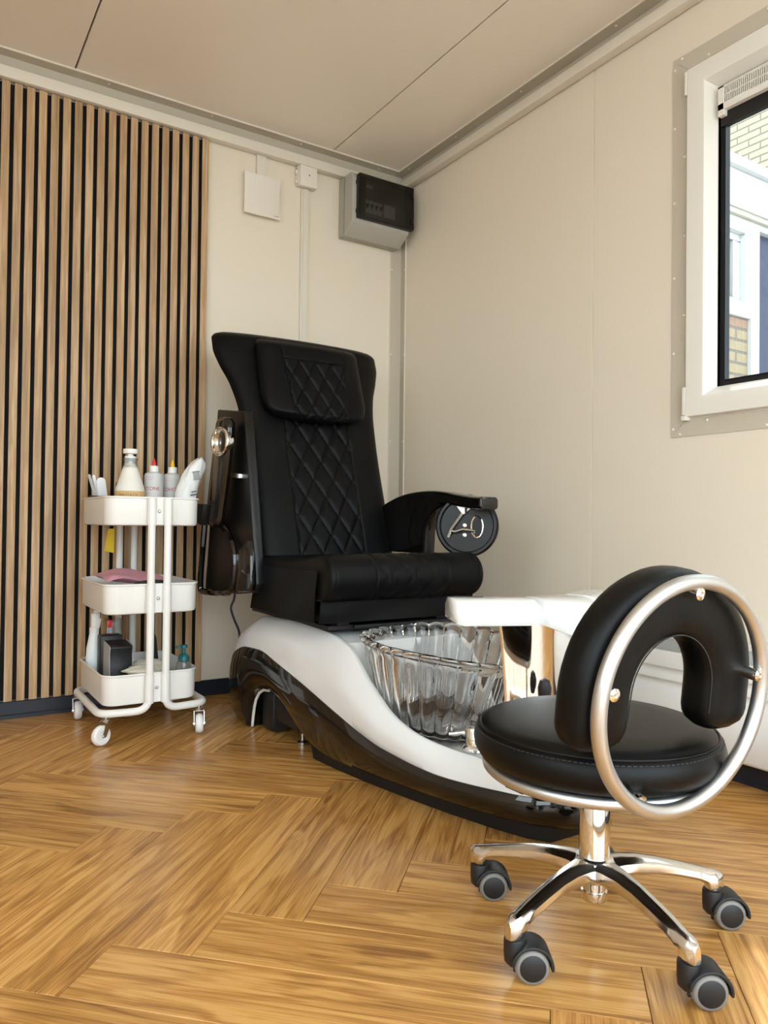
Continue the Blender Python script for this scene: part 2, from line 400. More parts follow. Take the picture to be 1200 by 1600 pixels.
# ---- ceiling corner profile + trunking
screw_me = meshdata('screw', G().lathe([(0, 0), (.0042, 0), (.0042, .0012), (.003, .0022), (.0012, .0024), (.0012, .0014), (0, .0014)], 12), 'screw_white')
def screws(parent, pts, nrm):
    q = Vector(nrm).to_track_quat('Z', 'Y').to_matrix().to_4x4()
    for p in pts: inst('screw', screw_me, parent, Matrix.Translation(Vector(p)) @ q)
t1 = struct(obj('trim_1', G().box(XL, -.0505, -.0505, -.0002, H-.004, H+.001).box(XL, -.006, -.004, -.0002, 2.29, H-.0045), 'profile_paint', smooth=0), 'grey beige corner profile between ceiling and slat wall', 'trim')
obj('lip', G().box(XL, -.0505, -.0545, -.0508, H-.006, H+.001), 'pvc_cream', t1, smooth=0)
screws(t1, [(x, -.030, H-.004) for x in (-.15, -.55, -.95, -1.35, -1.75)], (0, 0, -1))
t2 = struct(obj('trim_2', G().box(-.05, -.0002, YR, -.0002, H-.004, H+.001).box(-.004, -.0002, YR, -.006, 2.295, H-.0045), 'profile_paint', smooth=0), 'grey beige corner profile between ceiling and window wall', 'trim')
obj('lip', G().box(-.054, -.0503, YR, -.051, H-.006, H+.001), 'pvc_cream', t2, smooth=0)
screws(t2, [(-.030, y, H-.004) for y in (-.1, -.45, -.85, -1.3, -1.75)], (0, 0, -1))
struct(obj('trim_3', G().box(XL, -.002, -.040, -.0045, 2.254, 2.294), 'pvc_cream', bevel=.0015, smooth=30), 'cream cable trunking along the top of the slat wall', 'trim')
struct(obj('trim_4', G().box(-.040, -.0045, YR, -.043, 2.265, 2.302), 'pvc_cream', bevel=.0015, smooth=30), 'cream cable trunking along the top of the window wall', 'trim')
t5 = struct(obj('trim_5', G().box(-.062, -.0002, -.003, -.0002, .062, 2.254).box(-.003, -.0002, -.040, -.0032, .062, 2.26), 'profile_paint', smooth=0), 'vertical corner profile behind the chair', 'trim')
obj('lip', G().box(-.0645, -.0622, -.006, -.0002, .062, 2.254), 'pvc_cream', t5, smooth=0); obj('lip', G().box(-.006, -.0002, -.0425, -.0402, .062, 2.26), 'pvc_cream', t5, smooth=0)
screws(t5, [(-.056, -.003, z) for z in (.7, 1.09, 1.5, 1.9)], (0, -1, 0)); screws(t5, [(-.003, -.034, z) for z in (.7, 1.09, 1.5, 1.9)], (-1, 0, 0))

# ---- window
wn = struct(obj('window_1', G().box(-.002, .095, -1.562, wy0, wz0, wz1).box(-.002, .095, wy1, wy1+.027, wz0, wz1).box(-.002, .095, wy1+.027, -1.562, wz0, wz0+.027).box(-.002, .095, wy1+.027, -1.562, wz1-.027, wz1), 'pvc_white', bevel=.002, smooth=30),
            'white tilting window looking out on brick houses', 'window')
def frame_loft(secs, mat, name, par):
    """rectangular mitred frame; secs = list of (inset from outer, x)"""
    g = G(); rings = []
    for d, x in secs: rings.append([(x, -1.560-d, 1.030+d), (x, -2.540+d, 1.030+d), (x, -2.540+d, 2.070-d), (x, -1.560-d, 2.070-d)])
    n = len(rings); v = [p for r in rings for p in r]; f = []
    for i in range(n):
        a, b = i*4, ((i+1) % n)*4
        for j in range(4): k = (j+1) % 4; f.append((a+j, a+k, b+k, b+j))
    g.add(v, f); return obj(name, g, mat, par, smooth=28)
sash = frame_loft([(0, .02), (0, -.018), (.002, -.022), (.052, -.024), (.058, -.022), (.070, -.006), (.078, .004), (.082, .010), (.082, .05), (.07, .055), (0, .055)], 'pvc_white', 'sash', wn)
frame_loft([(.083, .012), (.083, .022), (.0965, .022), (.1015, .018), (.1015, .04), (.083, .04)], 'rubber_black', 'glazing_gasket', wn)
obj('pane', G().box(.026, .032, -2.454, -1.648, 1.118, 1.982), 'dimming_glass', wn, smooth=0)
# trim plates around the window, four mitred strips with screws
to = (-1.4985, -2.6015, .9745, 2.1335); tw = .052
strips = [[(to[0], to[2]), (to[0], to[3]), (to[0]-tw, to[3]-tw), (to[0]-tw, to[2]+tw)], [(to[1], to[2]), (to[1]+tw, to[2]+tw), (to[1]+tw, to[3]-tw), (to[1], to[3])],
          [(to[0], to[2]), (to[0]-tw, to[2]+tw), (to[1]+tw, to[2]+tw), (to[1], to[2])], [(to[0], to[3]), (to[1], to[3]), (to[1]+tw, to[3]-tw), (to[0]-tw, to[3]-tw)]]
for st in strips: 
    cy = sum(p[0] for p in st)/4; cz = sum(p[1] for p in st)/4
    q = [(y+(.0006 if y < cy else -.0006), z+(.0006 if z < cz else -.0006)) for y, z in st]
    obj('trim_plate', G().prism([(-.0032, y, z) for y, z in q], (.0030, 0, 0)), 'profile_paint', wn, smooth=0)
sp = [(-.0034, to[0]-.008, z) for z in (1.0, 1.23, 1.46, 1.69, 1.92, 2.10)] + [(-.0034, to[0]-.043, z) for z in (1.08, 1.34, 1.58, 1.82, 2.04)]
sp += [(-.0034, y, to[2]+.009) for y in (-1.53, -1.80)] + [(-.0034, y, to[2]+.042) for y in (-1.62, -1.90)] + [(-.0034, y, to[3]-.009) for y in (-1.53, -1.80)] + [(-.0034, y, to[3]-.042) for y in (-1.62, -1.90)]
screws(wn, sp, (-1, 0, 0))
obj('hinge', G().tube([(-.016, -1.5555, 1.995), (-.016, -1.5555, 2.065)], .0065, 12), 'pvc_white', wn)
obj('hinge', G().box(-.022, -.0034, -1.561, -1.548, 1.035, 1.12).box(-.026, -.0034, -1.566, -1.548, 1.020, 1.034), 'pvc_white', wn, bevel=.002)
# ventilation grille at the top of the glass
vb = obj('vent_grille', G().box(-.008, .010, -2.455, -1.652, 1.968, 1.976).box(-.008, .010, -2.455, -1.652, 1.905, 1.925).box(-.008, .010, -1.672, -1.652, 1.890, 1.976).box(-.0078, .010, -2.455, -1.672, 1.944, 1.948).box(.008, .012, -2.455, -1.672, 1.924, 1.97), 'pvc_white', wn, bevel=.0015, seg=1)
g = G(); y = -1.676
while y > -2.45: g.box(-.0065, .008, y-.0022, y, 1.925, 1.968); y -= .0062
obj('louvre', g, 'pvc_white', vb, smooth=0)
obj('vent_seal', G().box(.012, .03, -2.455, -1.650, 1.868, 1.985), 'rubber_black', wn, smooth=0)

# ================================================================== OUTSIDE
tag(obj('yard', G().box(.12, 12, -12, 12, -.3, -.2).box(-12, .1, -12, YR-.12, -.3, -.2), 'paving', smooth=0), 'grey paving outside between container and houses', 'paving')
bpy.data.objects['yard']['kind'] = 'structure'
brick_me = {k: meshdata('brick', G().box(-.104, .104, -.05, .05, -.0255, .0255), k, bevel=.003, seg=1, smooth=0) for k in ('brick_cream', 'brick_yellow', 'brick_red')}
half_me = {k: meshdata('brick', G().box(-.0485, .0485, -.05, .05, -.0255, .0255), k, bevel=.003, seg=1, smooth=0) for k in ('brick_cream', 'brick_yellow', 'brick_red')}
hs = thing('house', 'tall cream brick house wall seen high through the window', 'house', (4.3, 1, -.2))
obj('wall', G().box(4.306, 4.6, -.59, 4.2, -.2, 6.2), 'mortar', hs, smooth=0)
rz = Matrix.Rotation(PI/2, 4, 'Z'); n = 0
for i in range(22):
    z = 3.50+i*.0625
    for j in range(12):
        yy = -.30+j*.218+(.109 if i % 2 else 0)
        inst('brick', brick_me['brick_cream'], hs, Matrix.Translation((4.35, yy, z)) @ rz)
# annex: white fascia, window, brick under it, blue door
AY = -.6
an = thing('annex', 'low white and brick extension with dark blue door seen through the window', 'building', (2.4, AY+.5, -.2))
obj('fascia', G().box(.9, 4.29, AY-.03, AY+.05, 2.40, 2.60), 'annex_white', an, bevel=.004)
obj('roof_edge', G().box(.88, 4.29, AY-.06, AY+.3, 2.602, 2.655), 'annex_white', an, bevel=.005)
obj('soffit', G().box(.9, 4.29, AY-.02, AY+.25, 2.372, 2.398), 'annex_cream', an)
obj('roof', G().box(.9, 4.29, AY+.3, 2.5, 2.45, 2.64), 'annex_white', an, smooth=0)
obj('lintel', G().box(.9, 4.29, AY+.0, AY+.1, 2.335, 2.371), 'annex_white', an, bevel=.002)
obj('body', G().box(.9, 4.29, AY+.25, AY+.35, -.2, 2.37), 'mortar', an, smooth=0)
aw = obj('annex_window', G().box(1.876, 1.955, AY-.01, AY+.1, -.2, 2.334).box(.9, 1.8755, AY+.0, AY+.1, 2.295, 2.334).box(.9, 1.8755, AY-.005, AY+.1, 1.835, 1.915).box(1.835, 1.8755, AY+.0, AY+.1, 1.916, 2.294).box(1.2, 1.26, AY, AY+.1, 1.916, 2.294), 'annex_white', an, bevel=.003)
obj('casement', G().box(1.26, 1.834, AY+.03, AY+.1, 2.255, 2.294).box(1.26, 1.834, AY+.03, AY+.1, 1.917, 1.945).box(1.77, 1.834, AY+.03, AY+.1, 1.945, 2.255).box(1.26, 1.31, AY+.03, AY+.1, 1.945, 2.255), 'annex_white', aw, bevel=.003)
obj('pane', G().box(1.31, 1.77, AY+.07, AY+.075, 1.945, 2.255), 'annex_glass', aw, smooth=0)
obj('door', G().box(1.957, 2.75, AY+.03, AY+.08, -.2, 2.334), 'door_blue', an, bevel=.003)
obj('mortar_bed', G().box(.9, 1.875, AY+.012, AY+.2, -.2, 1.834), 'mortar', an, smooth=0)
for i in range(13):
    z = 1.834-.030-i*.0625
    for j in range(5):
        xx = 1.875-.107-j*.218
        kinds = 'brick_red' if (i*7+j*3) % 5 < 2 and i % 2 == 0 else 'brick_yellow'
        if i % 2 == 0: inst('brick', brick_me[kinds], an, Matrix.Translation((xx, AY+.06, z)))
        else:
            for s in (.0545, -.0545): inst('brick', half_me[kinds], an, Matrix.Translation((xx+s, AY+.06, z)))
# bricks added behind the annex pane, standing in for its brick reflection
for i in range(7):
    for j in range(3): inst('brick', brick_me['brick_yellow'], an, Matrix.Translation((1.32+j*.218+(.1 if i % 2 else 0), AY+.21, 1.93+i*.0625)))

# ================================================================== SLAT WALL
PIT, SW = .0402, .0266; right = -.957; SZ0, SZ1 = .0635, 2.2515
slat_me = meshdata('slat', G().box(SZ0, SZ1, -SW/2, SW/2, -.0055, .0055), 'slat_oak', bevel=.0006, seg=1, smooth=0)
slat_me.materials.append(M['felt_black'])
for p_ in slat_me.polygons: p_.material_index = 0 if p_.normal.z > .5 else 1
# local X = up, local Y = across, local Z = out of the wall
SM = Matrix(((0, -1, 0, 0), (0, 0, -1, 0), (1, 0, 0, 0), (0, 0, 0, 1)))
labs = ['oak slat wall panel on black felt, the one nearest the fan cover', 'oak slat wall panel on black felt, middle one behind the trolley', 'oak slat wall panel on black felt at the left picture edge']
for p in range(3):
    xr = right - p*15*PIT; n = 15
    sp_ = thing('slat_panel', labs[p], 'wall panel', (xr-.3, -.01, SZ0), 'slat panels on the back wall')
    x_l = xr - n*PIT + .0004
    obj('felt_backing', G().box(x_l+(.0004), xr, -.0105, -.0005, SZ0+.002, SZ1-.004), 'felt_black', sp_, smooth=0)
    for k in range(n):
        xc = xr - SW/2 - k*PIT
        inst('slat', slat_me, sp_, Matrix.Translation((xc, -.0165, 0)) @ SM)

# ================================================================== WALL FITTINGS
# square fan cover
fx0, fx1, fz0, fz1 = -.807, -.641, 1.990, 2.162
fan = thing('fan_cover', 'square white vent cover hanging under the trunking', 'vent', (-.724, 0, 1.99))
rings = []
for k in range(13):
    t = k/12; z = fz0+(fz1-fz0)*t; bow = .010*(1-(2*t-1)**2); yf = -.024-.010*(2*abs(t-.5))**2
    e = .004*(1-(2*t-1)**2)
    rings.append([(fx0+e, yf, z), (fx1-e, yf, z), (fx1-e, yf+.008, z), (fx0+e, yf+.008, z)])
obj('front_plate', G().loft(rings), 'cover_white', fan, bevel=.0015)
obj('housing', G().box(fx0+.015, fx1-.015, -.021, -.0005, fz0+.015, fz1-.015), 'cover_white', fan)
obj('nameplate', G().box(-.675, -.652, -.0335, -.0325, fz0+.0105, fz0+.0135), 'fuse_grey', fan, smooth=0)
tag(obj('cable_duct', G().box(-.745, -.702, -.016, -.0005, 2.1635, 2.2535), 'pvc_cream', bevel=.001), 'short cream cable duct above the square vent cover', 'cable duct')
jb = thing('junction_box', 'small square white junction box below the trunking', 'junction box', (-.515, 0, 2.163))
obj('lid', G().box(-.556, -.474, -.042, -.030, 2.163, 2.2525), 'cover_white', jb, bevel=.002)
obj('body', G().box(-.559, -.471, -.0295, -.0005, 2.166, 2.2525).box(-.566, -.5595, -.02, -.008, 2.178, 2.19).box(-.566, -.5595, -.02, -.008, 2.215, 2.235), 'cover_white', jb, bevel=.0015)
obj('screw_hole', G().lathe([(0, 0), (.003, 0), (.003, .0006), (0, .0006)], 10, (-.513, -.0425, 2.213), (0, -1, 0)), 'ink', jb)
cdn = thing('cable_duct', 'long cream cable duct running down behind the chair', 'cable duct', (-.516, 0, .2))
obj('cover', G().box(-.528, -.501, -.017, -.012, .10, 2.1625), 'pvc_cream', cdn, bevel=.001)
obj('base', G().box(-.535, -.4995, -.0118, -.0005, .10, 2.1625), 'pvc_cream', cdn, bevel=.001)
# fuse box in the corner
fx, fX, fz, fZ, fd = -.345, -.045, 1.985, 2.25, .125
fb = thing('fuse_box', 'grey fuse box with smoked transparent door in the corner', 'fuse box', (-.2, 0, fz))
prof = [(-.0005, fz), (-.045, fz), (-.052, fz-.004), (-.125, fz+.040), (-.13, fz+.048), (-.13, fZ-.03), (-.11, fZ), (-.0005, fZ)]
obj('body', G().prism([(fx, y, z) for y, z in prof], (fX-fx, 0, 0)), 'fuse_grey', fb, bevel=.006, seg=3)
obj('seam', G().box(fx-.0006, fX+.0006, -.056, -.054, fz+.004, fZ-.004), 'black_plastic', fb, smooth=0)
dx0, dx1, dz0, dz1 = fx+.018, fX+.008, fz+.055, fZ-.018
obj('recess', G().box(dx0, dx1-.012, -.1315, -.1305, dz0, dz1), 'smoke_grey', fb, smooth=0)
dd = obj('door', G().box(dx0, dx1-.004, -.158, -.154, dz0, dz1), 'smoked_door', fb, bevel=.002)
obj('door_frame', G().box(dx0, dx1, -.154, -.132, dz1-.012, dz1).box(dx0, dx1, -.154, -.132, dz0, dz0+.010).box(dx0, dx0+.035, -.154, -.132, dz0+.010, dz1-.012).box(dx1-.045, dx1, -.154, -.132, dz0+.010, dz1-.012), 'black_plastic', dd, bevel=.002)
for z in (dz0+.03, dz1-.035): obj('hinge', G().box(dx0-.006, dx0+.008, -.150, -.133, z-.009, z+.009), 'black_plastic', dd, bevel=.002)
for z in (dz0+.035, dz1-.04): obj('latch', G().tube([(dx1-.012, -.159, z-.012), (dx1-.012, -.159, z+.012)], .006, 10), 'gloss_black', dd)
for k in range(4):
    x = dx0+.050+k*.0235
    br = obj('breaker', G().box(x-.0108, x+.0108, -.1345, -.1320, dz0+.035, dz0+.092).box(x-.0108, x+.0108, -.139, -.1345, dz0+.050, dz0+.080), 'breaker', fb, bevel=.001, seg=1)
    obj('switch', G().box(x-.006, x+.006, -.147, -.1392, dz0+.062, dz0+.071).box(x-.0028, x+.0028, -.1445, -.1392, dz0+.052, dz0+.0615), 'ink', br, smooth=0)
obj('blank_cover', G().box(dx0+.142, dx0+.200, -.1345, -.1320, dz0+.035, dz0+.092), 'breaker', fb, smooth=0)
obj('type_plate', G().box(dx0+.048, dx0+.082, -.1336, -.1320, dz1-.045, dz1-.032), 'fuse_grey', fb, smooth=0)

# ================================================================== RADIATOR
rd = thing('radiator', 'white ridged convector radiator low on the window wall', 'radiator', (-.06, -2.1, .1))
ry0, ry1 = -1.33, -2.75
prof = [(-.02, .08), (-.092, .08), (-.10, .088), (-.10, .236), (-.094, .242), (-.091, .250), (-.094, .258), (-.101, .262), (-.101, .272), (-.094, .278), (-.091, .286), (-.094, .294), (-.101, .298), (-.101, .338), (-.096, .344), (-.02, .344)]
obj('body', G().prism([(x, ry1, z) for x, z in prof], (0, ry0-ry1, 0)), 'radiator_white', rd, smooth=60)
obj('control_strip', G().prism([(x, ry1, z) for x, z in [(-.02, .3445), (-.094, .3445), (-.086, .378), (-.02, .378)]], (0, ry0-ry1, 0)), 'radiator_grey', rd, bevel=.002)
obj('top_cover', G().box(-.090, -.018, ry1, ry0, .3785, .388), 'radiator_white', rd, bevel=.003)
g = G()
for k in range(3): g.box(-.0912, -.0902, -1.628-k*.012, -1.620-k*.012, .3595, .3625)
obj('lettering', g, 'ink', rd, smooth=0)
obj('switch', G().box(-.0945, -.088, -1.87, -1.85, .35, .372), 'red_cap', rd)
for y in (-1.45, -2.6): obj('bracket', G().box(-.0195, -.0005, y-.02, y+.02, .1, .33), 'radiator_white', rd, smooth=0)

# ================================================================== PEDICURE CHAIR
AX = -.69
pc = thing('pedicure_chair', 'black leather pedicure spa chair on white and black base with glass foot bowl', 'chair', (AX, -1.0, 0))
hwf = pchip([-1.80,-1.785,-1.76,-1.72,-1.65,-1.55,-1.4,-1.25,-1.1,-.8,-.55,-.42,-.36,-.33,-.32], [.01,.05,.085,.12,.150,.180,.215,.245,.268,.295,.308,.300,.278,.24,.20])
bf = pchip([-1.80,-1.67,-1.51,-1.31,-1.10,-.94,-.78,-.66,-.56,-.45,-.40,-.32], [.108,.105,.100,.121,.180,.226,.264,.288,.284,.252,.22,.15])
dfn = pchip([-1.80,-1.65,-1.5,-1.33,-1.2,-1.1,-1.0,-.8,-.55,-.45,-.40,-.32], [.112,.138,.152,.196,.276,.352,.378,.388,.380,.350,.32,.20])
zlo = pchip([-1.80,-1.2,-1.05,-.98,-.91,-.84,-.77,-.70,-.63,-.585,-.555,-.54,-.532,-.53,-.32], [.035,.030,.032,.042,.065,.104,.140,.155,.150,.130,.095,.05,.012,.002,.002])
rwf = pchip([-1.80,-1.7,-1.5,-1.38,-1.25,-1.1,-.8,-.45,-.32], [.004,.06,.14,.190,.205,.212,.225,.22,.12])
def inner(y):
    if y > -1.075: return dfn(y)-.004
    t = pchip([-1.80, -1.6, -1.48, -1.38, -1.075], [.11, .137, .148, .135, .132])(y); return min(t, dfn(y)-.002)
ys = [-1.80, -1.795, -1.785, -1.775, -1.76]+[-1.74+.02*i for i in range(33)]+[-1.085, -1.0765, -1.0735, -1.06]+[-1.04+.02*i for i in range(21)]+[-.62,-.60,-.585,-.57,-.56,-.55,-.545,-.54,-.537,-.534,-.532,-.5301,-.52]+[-.50+.02*i for i in range(7)]+[-.365,-.35,-.34,-.33,-.32]
ys = sorted(set(round(y, 5) for y in ys))
br, wr_ = [], []
for y in ys:
    hw, b, d, zl, rw, iz = hwf(y), bf(y), dfn(y), zlo(y), rwf(y), inner(y)
    rw = min(rw, hw-.006); d = max(d, b+.003)
    half = [(0, zl), (max(.004, hw-.055), zl), (hw-.030, zl+.004), (hw-.012, zl+.2*(b-zl)), (hw, zl+.55*(b-zl)), (hw-.002, zl+.82*(b-zl)), (hw-.009, b-.002), (hw-.016, b)]
    half = [(max(x, 0 if i == 0 else .0006*i), z) for i, (x, z) in enumerate(half)]
    ring = [(AX-x, y, z) for x, z in half] + [(AX+x, y, z) for x, z in reversed(half[1:])]
    br.append(ring)
    x0, z0 = max(.003, hw-.012), b-.001; dx, dz = rw-x0, d-z0
    wh = [(x0-.004, z0-.004), (x0, z0)]
    for t in (.15, .35, .55, .75, .9):
        bul = .022*math.sin(PI*t)*min(1, (d-b)/.1)
        wh.append((x0+dx*t+bul*.8, z0+dz*t+bul*.35))
    wh += [(rw, d), (rw-.006, d+.0015), (rw-.014, d-.001)]
    wall = rw-.020
    wh += [(max(.002, wall), max(iz+.001, d-.012)), (max(.0015, wall-.006), iz+.0005), (max(.001, wall-.03), iz), (0, iz)]
    wh = [(max(x, 0), z) for x, z in wh]
    ring = [(AX-x, y, z) for x, z in wh] + [(AX+x, y, z) for x, z in reversed(wh[:-1])]
    wr_.append(ring)
obj('base_shell', G().loft(br, True, True), 'gloss_black', pc, smooth=40)
obj('deck', G().loft(wr_, True, True), 'gloss_white', pc, smooth=40)
obj('plinth', G().loft([[(AX-h, y, z) for y, h in pl] + [(AX+h, y, z) for y, h in reversed(pl)] for z, pl in [(0.001, [(yy, max(.01, hwf(yy)-.045)) for yy in (-1.745,-1.70,-1.62,-1.5,-1.35,-1.2,-1.05,-.95)]), (.05, [(yy, max(.01, hwf(yy)-.035)) for yy in (-1.765,-1.70,-1.62,-1.5,-1.35,-1.2,-1.05,-.95)])]], True, True), 'black_matte', pc, smooth=20)
obj('inner_housing', G().box(AX-.24, AX+.24, -.66, -.568, .008, .17).box(AX-.235, AX+.235, -.96, -.6605, .05, .17), 'black_plastic', pc, bevel=.008)
for s in (-1, 1):
    pth = [(AX+s*(hwf(y)-.048), y-.004, zlo(y)-.003) for y in (-.5302, -.5315, -.534, -.54, -.548, -.56, -.585, -.62, -.66)]
    pth[0] = (pth[0][0], pth[0][1], .006)
    obj('edge_trim', G().tube(pth, .005, 8), 'enamel_white', pc)
    obj('levelling_foot', G().lathe([(0, .001), (.016, .001), (.016, .008), (.006, .012), (.006, .055), (0, .055)], 16, (AX+s*.2, -.80, 0)), 'zinc', pc)
# --- glass bowl
BC = Vector((-.705, -1.325)); NR = 30; NS = NR*8
def bowl_ring(t, inset, flute):
    """t: 0 bottom .. 1 rim"""
    e = t**.62
    ax_, ay_ = .125+(.198-.125)*e, .165+(.272-.165)*e
    out = []
    for k in range(NS):
        a = 2*PI*k/NS; ca, sa = math.cos(a), math.sin(a)
        rad = 1/((abs(ca)**2.25+abs(sa)**2.25)**(1/2.25))
        fl_ = flute*abs(math.sin(NR/2*a))
        rx, ry_ = ax_-inset+fl_, ay_-inset+fl_
        cy = BC.y+.035*(1-t)
        zr = .372+.022*max(0, sa)**1+.010*math.cos(2*a-.6)-.004*max(0, -sa)+.004*abs(math.sin(NR/2*a))*t
        z = .143+(zr-.143)*t
        out.append((BC.x+rx*rad*ca, cy+ry_*rad*sa, z))
    return out
rings = [[(BC.x, BC.y+.035, .1428)]*NS]
rings = []
for sc_ in (.02, .5, .9): rings.append([((p[0]-BC.x)*sc_+BC.x, (p[1]-BC.y-.035)*sc_+BC.y+.035, p[2]-.0005) for p in bowl_ring(0, 0, .004)])
for t in (0, .06, .15, .3, .45, .6, .75, .87, .93): rings.append(bowl_ring(t, 0, .014*min(1, .35+t)))
def lift(r, dz, off): 
    return [((p[0]-BC.x)*(1+off)+BC.x, (p[1]-BC.y)*(1+off)+BC.y, p[2]+dz) for p in r]
rim = bowl_ring(1, 0, .014)
rings += [lift(rim, -.012, .012), lift(rim, -.006, .034), lift(rim, .001, .038), lift(rim, .006, .022), lift(rim, .006, .0), lift(rim, .002, -.022), lift(rim, -.006, -.034)]
for t in (.9, .75, .6, .45, .3, .18, .12): rings.append(bowl_ring(t, .008, .010))
for sc_ in (.9, .5, .02): rings.append([((p[0]-BC.x)*sc_+BC.x, (p[1]-BC.y-.03)*sc_+BC.y+.03, .160) for p in bowl_ring(.07, .011, .002)])
obj('glass_bowl', G().loft(rings, True, True), 'bowl_glass', pc, smooth=50)
obj('drain', G().lathe([(0, .1605), (.022, .1605), (.022, .164), (.012, .166), (0, .166)], 24, (BC.x, BC.y, 0)), 'chrome', pc)
# --- footrest: chrome pedestal + white cap of two pads and a middle
ped = [(-.785, -1.607), (-.728, -1.655), (-.665, -1.672), (-.560, -1.672), (-.500, -1.645), (-.47, -1.607)]
rings = []
for z, e, o in ((.135, .80, .0), (.22, .84, .0), (.34, .92, 0), (.44, 1.0, 0), (.478, 1.06, 0)):
    rr = fillet([(-.648+(x+.648)*e, -1.60+(y+1.60)*e, z) for x, y in ped], .012, 4, True); rings.append(rr)
fp = obj('footrest_pedestal', G().loft(rings, True, True), 'chrome', pc, smooth=40)
path = spline([(-.905, -1.572, 0), (-.845, -1.600, 0), (-.760, -1.640, 0), (-.715, -1.655, 0), (-.655, -1.664, 0), (-.595, -1.660, 0), (-.55, -1.645, 0), (-.47, -1.605, 0), (-.41, -1.572, 0)], 14)
rings = []; npth = len(path)
for i, p in enumerate(path):
    s = i/(npth-1); a = path[max(0, i-1)]; b = path[min(npth-1, i+1)]; t = (b-a).normalized(); nrm = Vector((t.y, -t.x, 0))   # towards the front
    mid = max(0, 1-abs(s-.5)/.17); mid = mid*mid*(3-2*mid)
    seam = math.exp(-((abs(s-.5)-.155)/.012)**2)
    endt = min(1, min(s, 1-s)/.06); endr = math.sqrt(max(0.02, 1-(1-endt)**2))
    hwd = (.062+.008*mid)*(.55+.45*endr); zt = .536-.008*seam; zb = .478+(.536-.478)*.35*(1-endr); zbf = zb-.026*mid; fr = .024*mid
    hwd -= .009*seam
    sec = [(-hwd, zb), (-hwd, zt-.018), (-hwd+.018, zt-.004), (-hwd*.4, zt), (hwd*.4, zt), (hwd-.020+fr*.4, zt-.003), (hwd-.006+fr*.7, zt-.012), (hwd+fr*.9, zt-.026), (hwd+.003+fr, zbf+.01), (hwd+fr, zbf), (hwd-.012+fr*.6, zbf)]
    rings.append([p+nrm*q+Vector((0, 0, z)) for q, z in sec])
obj('footrest_cap', G().loft(rings, True, True), 'gloss_white', fp, smooth=50)
obj('spout', G().tube(spline([(-.665, -1.60, .43), (-.655, -1.555, .452), (-.635, -1.50, .440), (-.615, -1.46, .405), (-.605, -1.445, .365)], 6), .009, 12), 'chrome', pc)
obj('sprayer_knob', G().lathe([(0, -.028), (.010, -.026), (.015, -.012), (.016, .006), (.011, .022), (0, .028)], 20, (-.715, -1.690, .325)), 'black_plastic', pc)
vk = obj('mixer_valve', G().lathe([(0, 0), (.031, 0), (.031, .006), (.026, .010), (.021, .012), (.021, .052), (.019, .055), (0, .055)], 32, (-.772, -1.505, .1490)), 'chrome', pc, smooth=40)
obj('lever', G().tube([(-.79, -1.492, .190), (-.822, -1.470, .186)], [.0055, .0045], 12), 'chrome', vk)
# --- seat
obj('seat_mount', G().box(AX-.22, AX+.24, -1.00, -.42, .385, .40).box(AX-.20, AX-.16, -1.02, -.45, .40, .47).box(AX+.16, AX+.20, -1.02, -.45, .40, .47).box(AX-.10, AX+.12, -.95, -.5, .40, .455).box(AX-.20, AX+.20, -1.04, -1.02, .44, .47), 'black_plastic', pc, bevel=.003)
obj('slide_rail', G().tube([(AX-.16, -1.045, .40), (AX+.2, -1.045, .40)], .006, 10), 'black_plastic', pc)
def quilt(a, b, sig=.055, dep=.0045, puff=.003):
    da, db = abs(a-round(a)), abs(b-round(b))
    return -dep*max(math.exp(-(da/sig)**2), math.exp(-(db/sig)**2)) + puff*min(1, 2.2*min(da, db)*2)
def groove(d, sig, dep): return -dep*math.exp(-(d/sig)**2)
sx0, sx1 = -.972, -.418
pf = [(-.60, .480), (-.80, .476), (-1.00, .476), (-1.045, .478)]
for k in range(25):
    a = math.radians(-100+k*(190/24)); pf.append((-1.060-.068*math.cos(a)*1.0, .5465+.0685*math.sin(a)))
pf += [(-1.03, .611), (-.98, .604), (-.90, .597), (-.75, .592), (-.62, .592), (-.60, .57)]
pl2 = []; 
for i in range(len(pf)):
    a, b = Vector(pf[i]), Vector(pf[(i+1) % len(pf)]); m_ = max(1, int((b-a).length/.012))
    for k in range(m_): pl2.append(a.lerp(b, k/m_))
cen = Vector((-.9, .54)); rings = []; NX = 170
arc = [0]
for i in range(1, len(pl2)): arc.append(arc[-1]+(pl2[i]-pl2[i-1]).length)
i0 = min(range(len(pl2)), key=lambda i: (pl2[i]-Vector((-1.128, .5465))).length)
for ix in range(NX+1):
    s = ix/NX; x = sx0+(sx1-sx0)*s; e = min(s, 1-s)*(sx1-sx0); sh = 0
    if e < .02: sh = .016*(1-math.sqrt(max(0, 1-(1-e/.02)**2)))
    ring = []
    for i, p in enumerate(pl2):
        tg = (pl2[(i+1) % len(pl2)]-pl2[i-1]).normalized(); nr = Vector((tg.y, -tg.x))
        if nr.dot(p-cen) < 0: nr = -nr
        h = -sh; w_ = arc[i]-arc[i0]; u = x-AX
        if -.105 < w_ < .5:
            h += groove(abs(u)-.130, .0022, .0035)
            if abs(u) < .128: h += quilt(u/.085+w_/.085, u/.085-w_/.085, .045, .0032, .0012)
        h += groove(e-.020, .002, .002)
        q = p+nr*h; ring.append((x, q.x, q.y))
    rings.append(ring)
obj('seat', G().loft(rings, True, True), 'leather', pc, smooth=50)
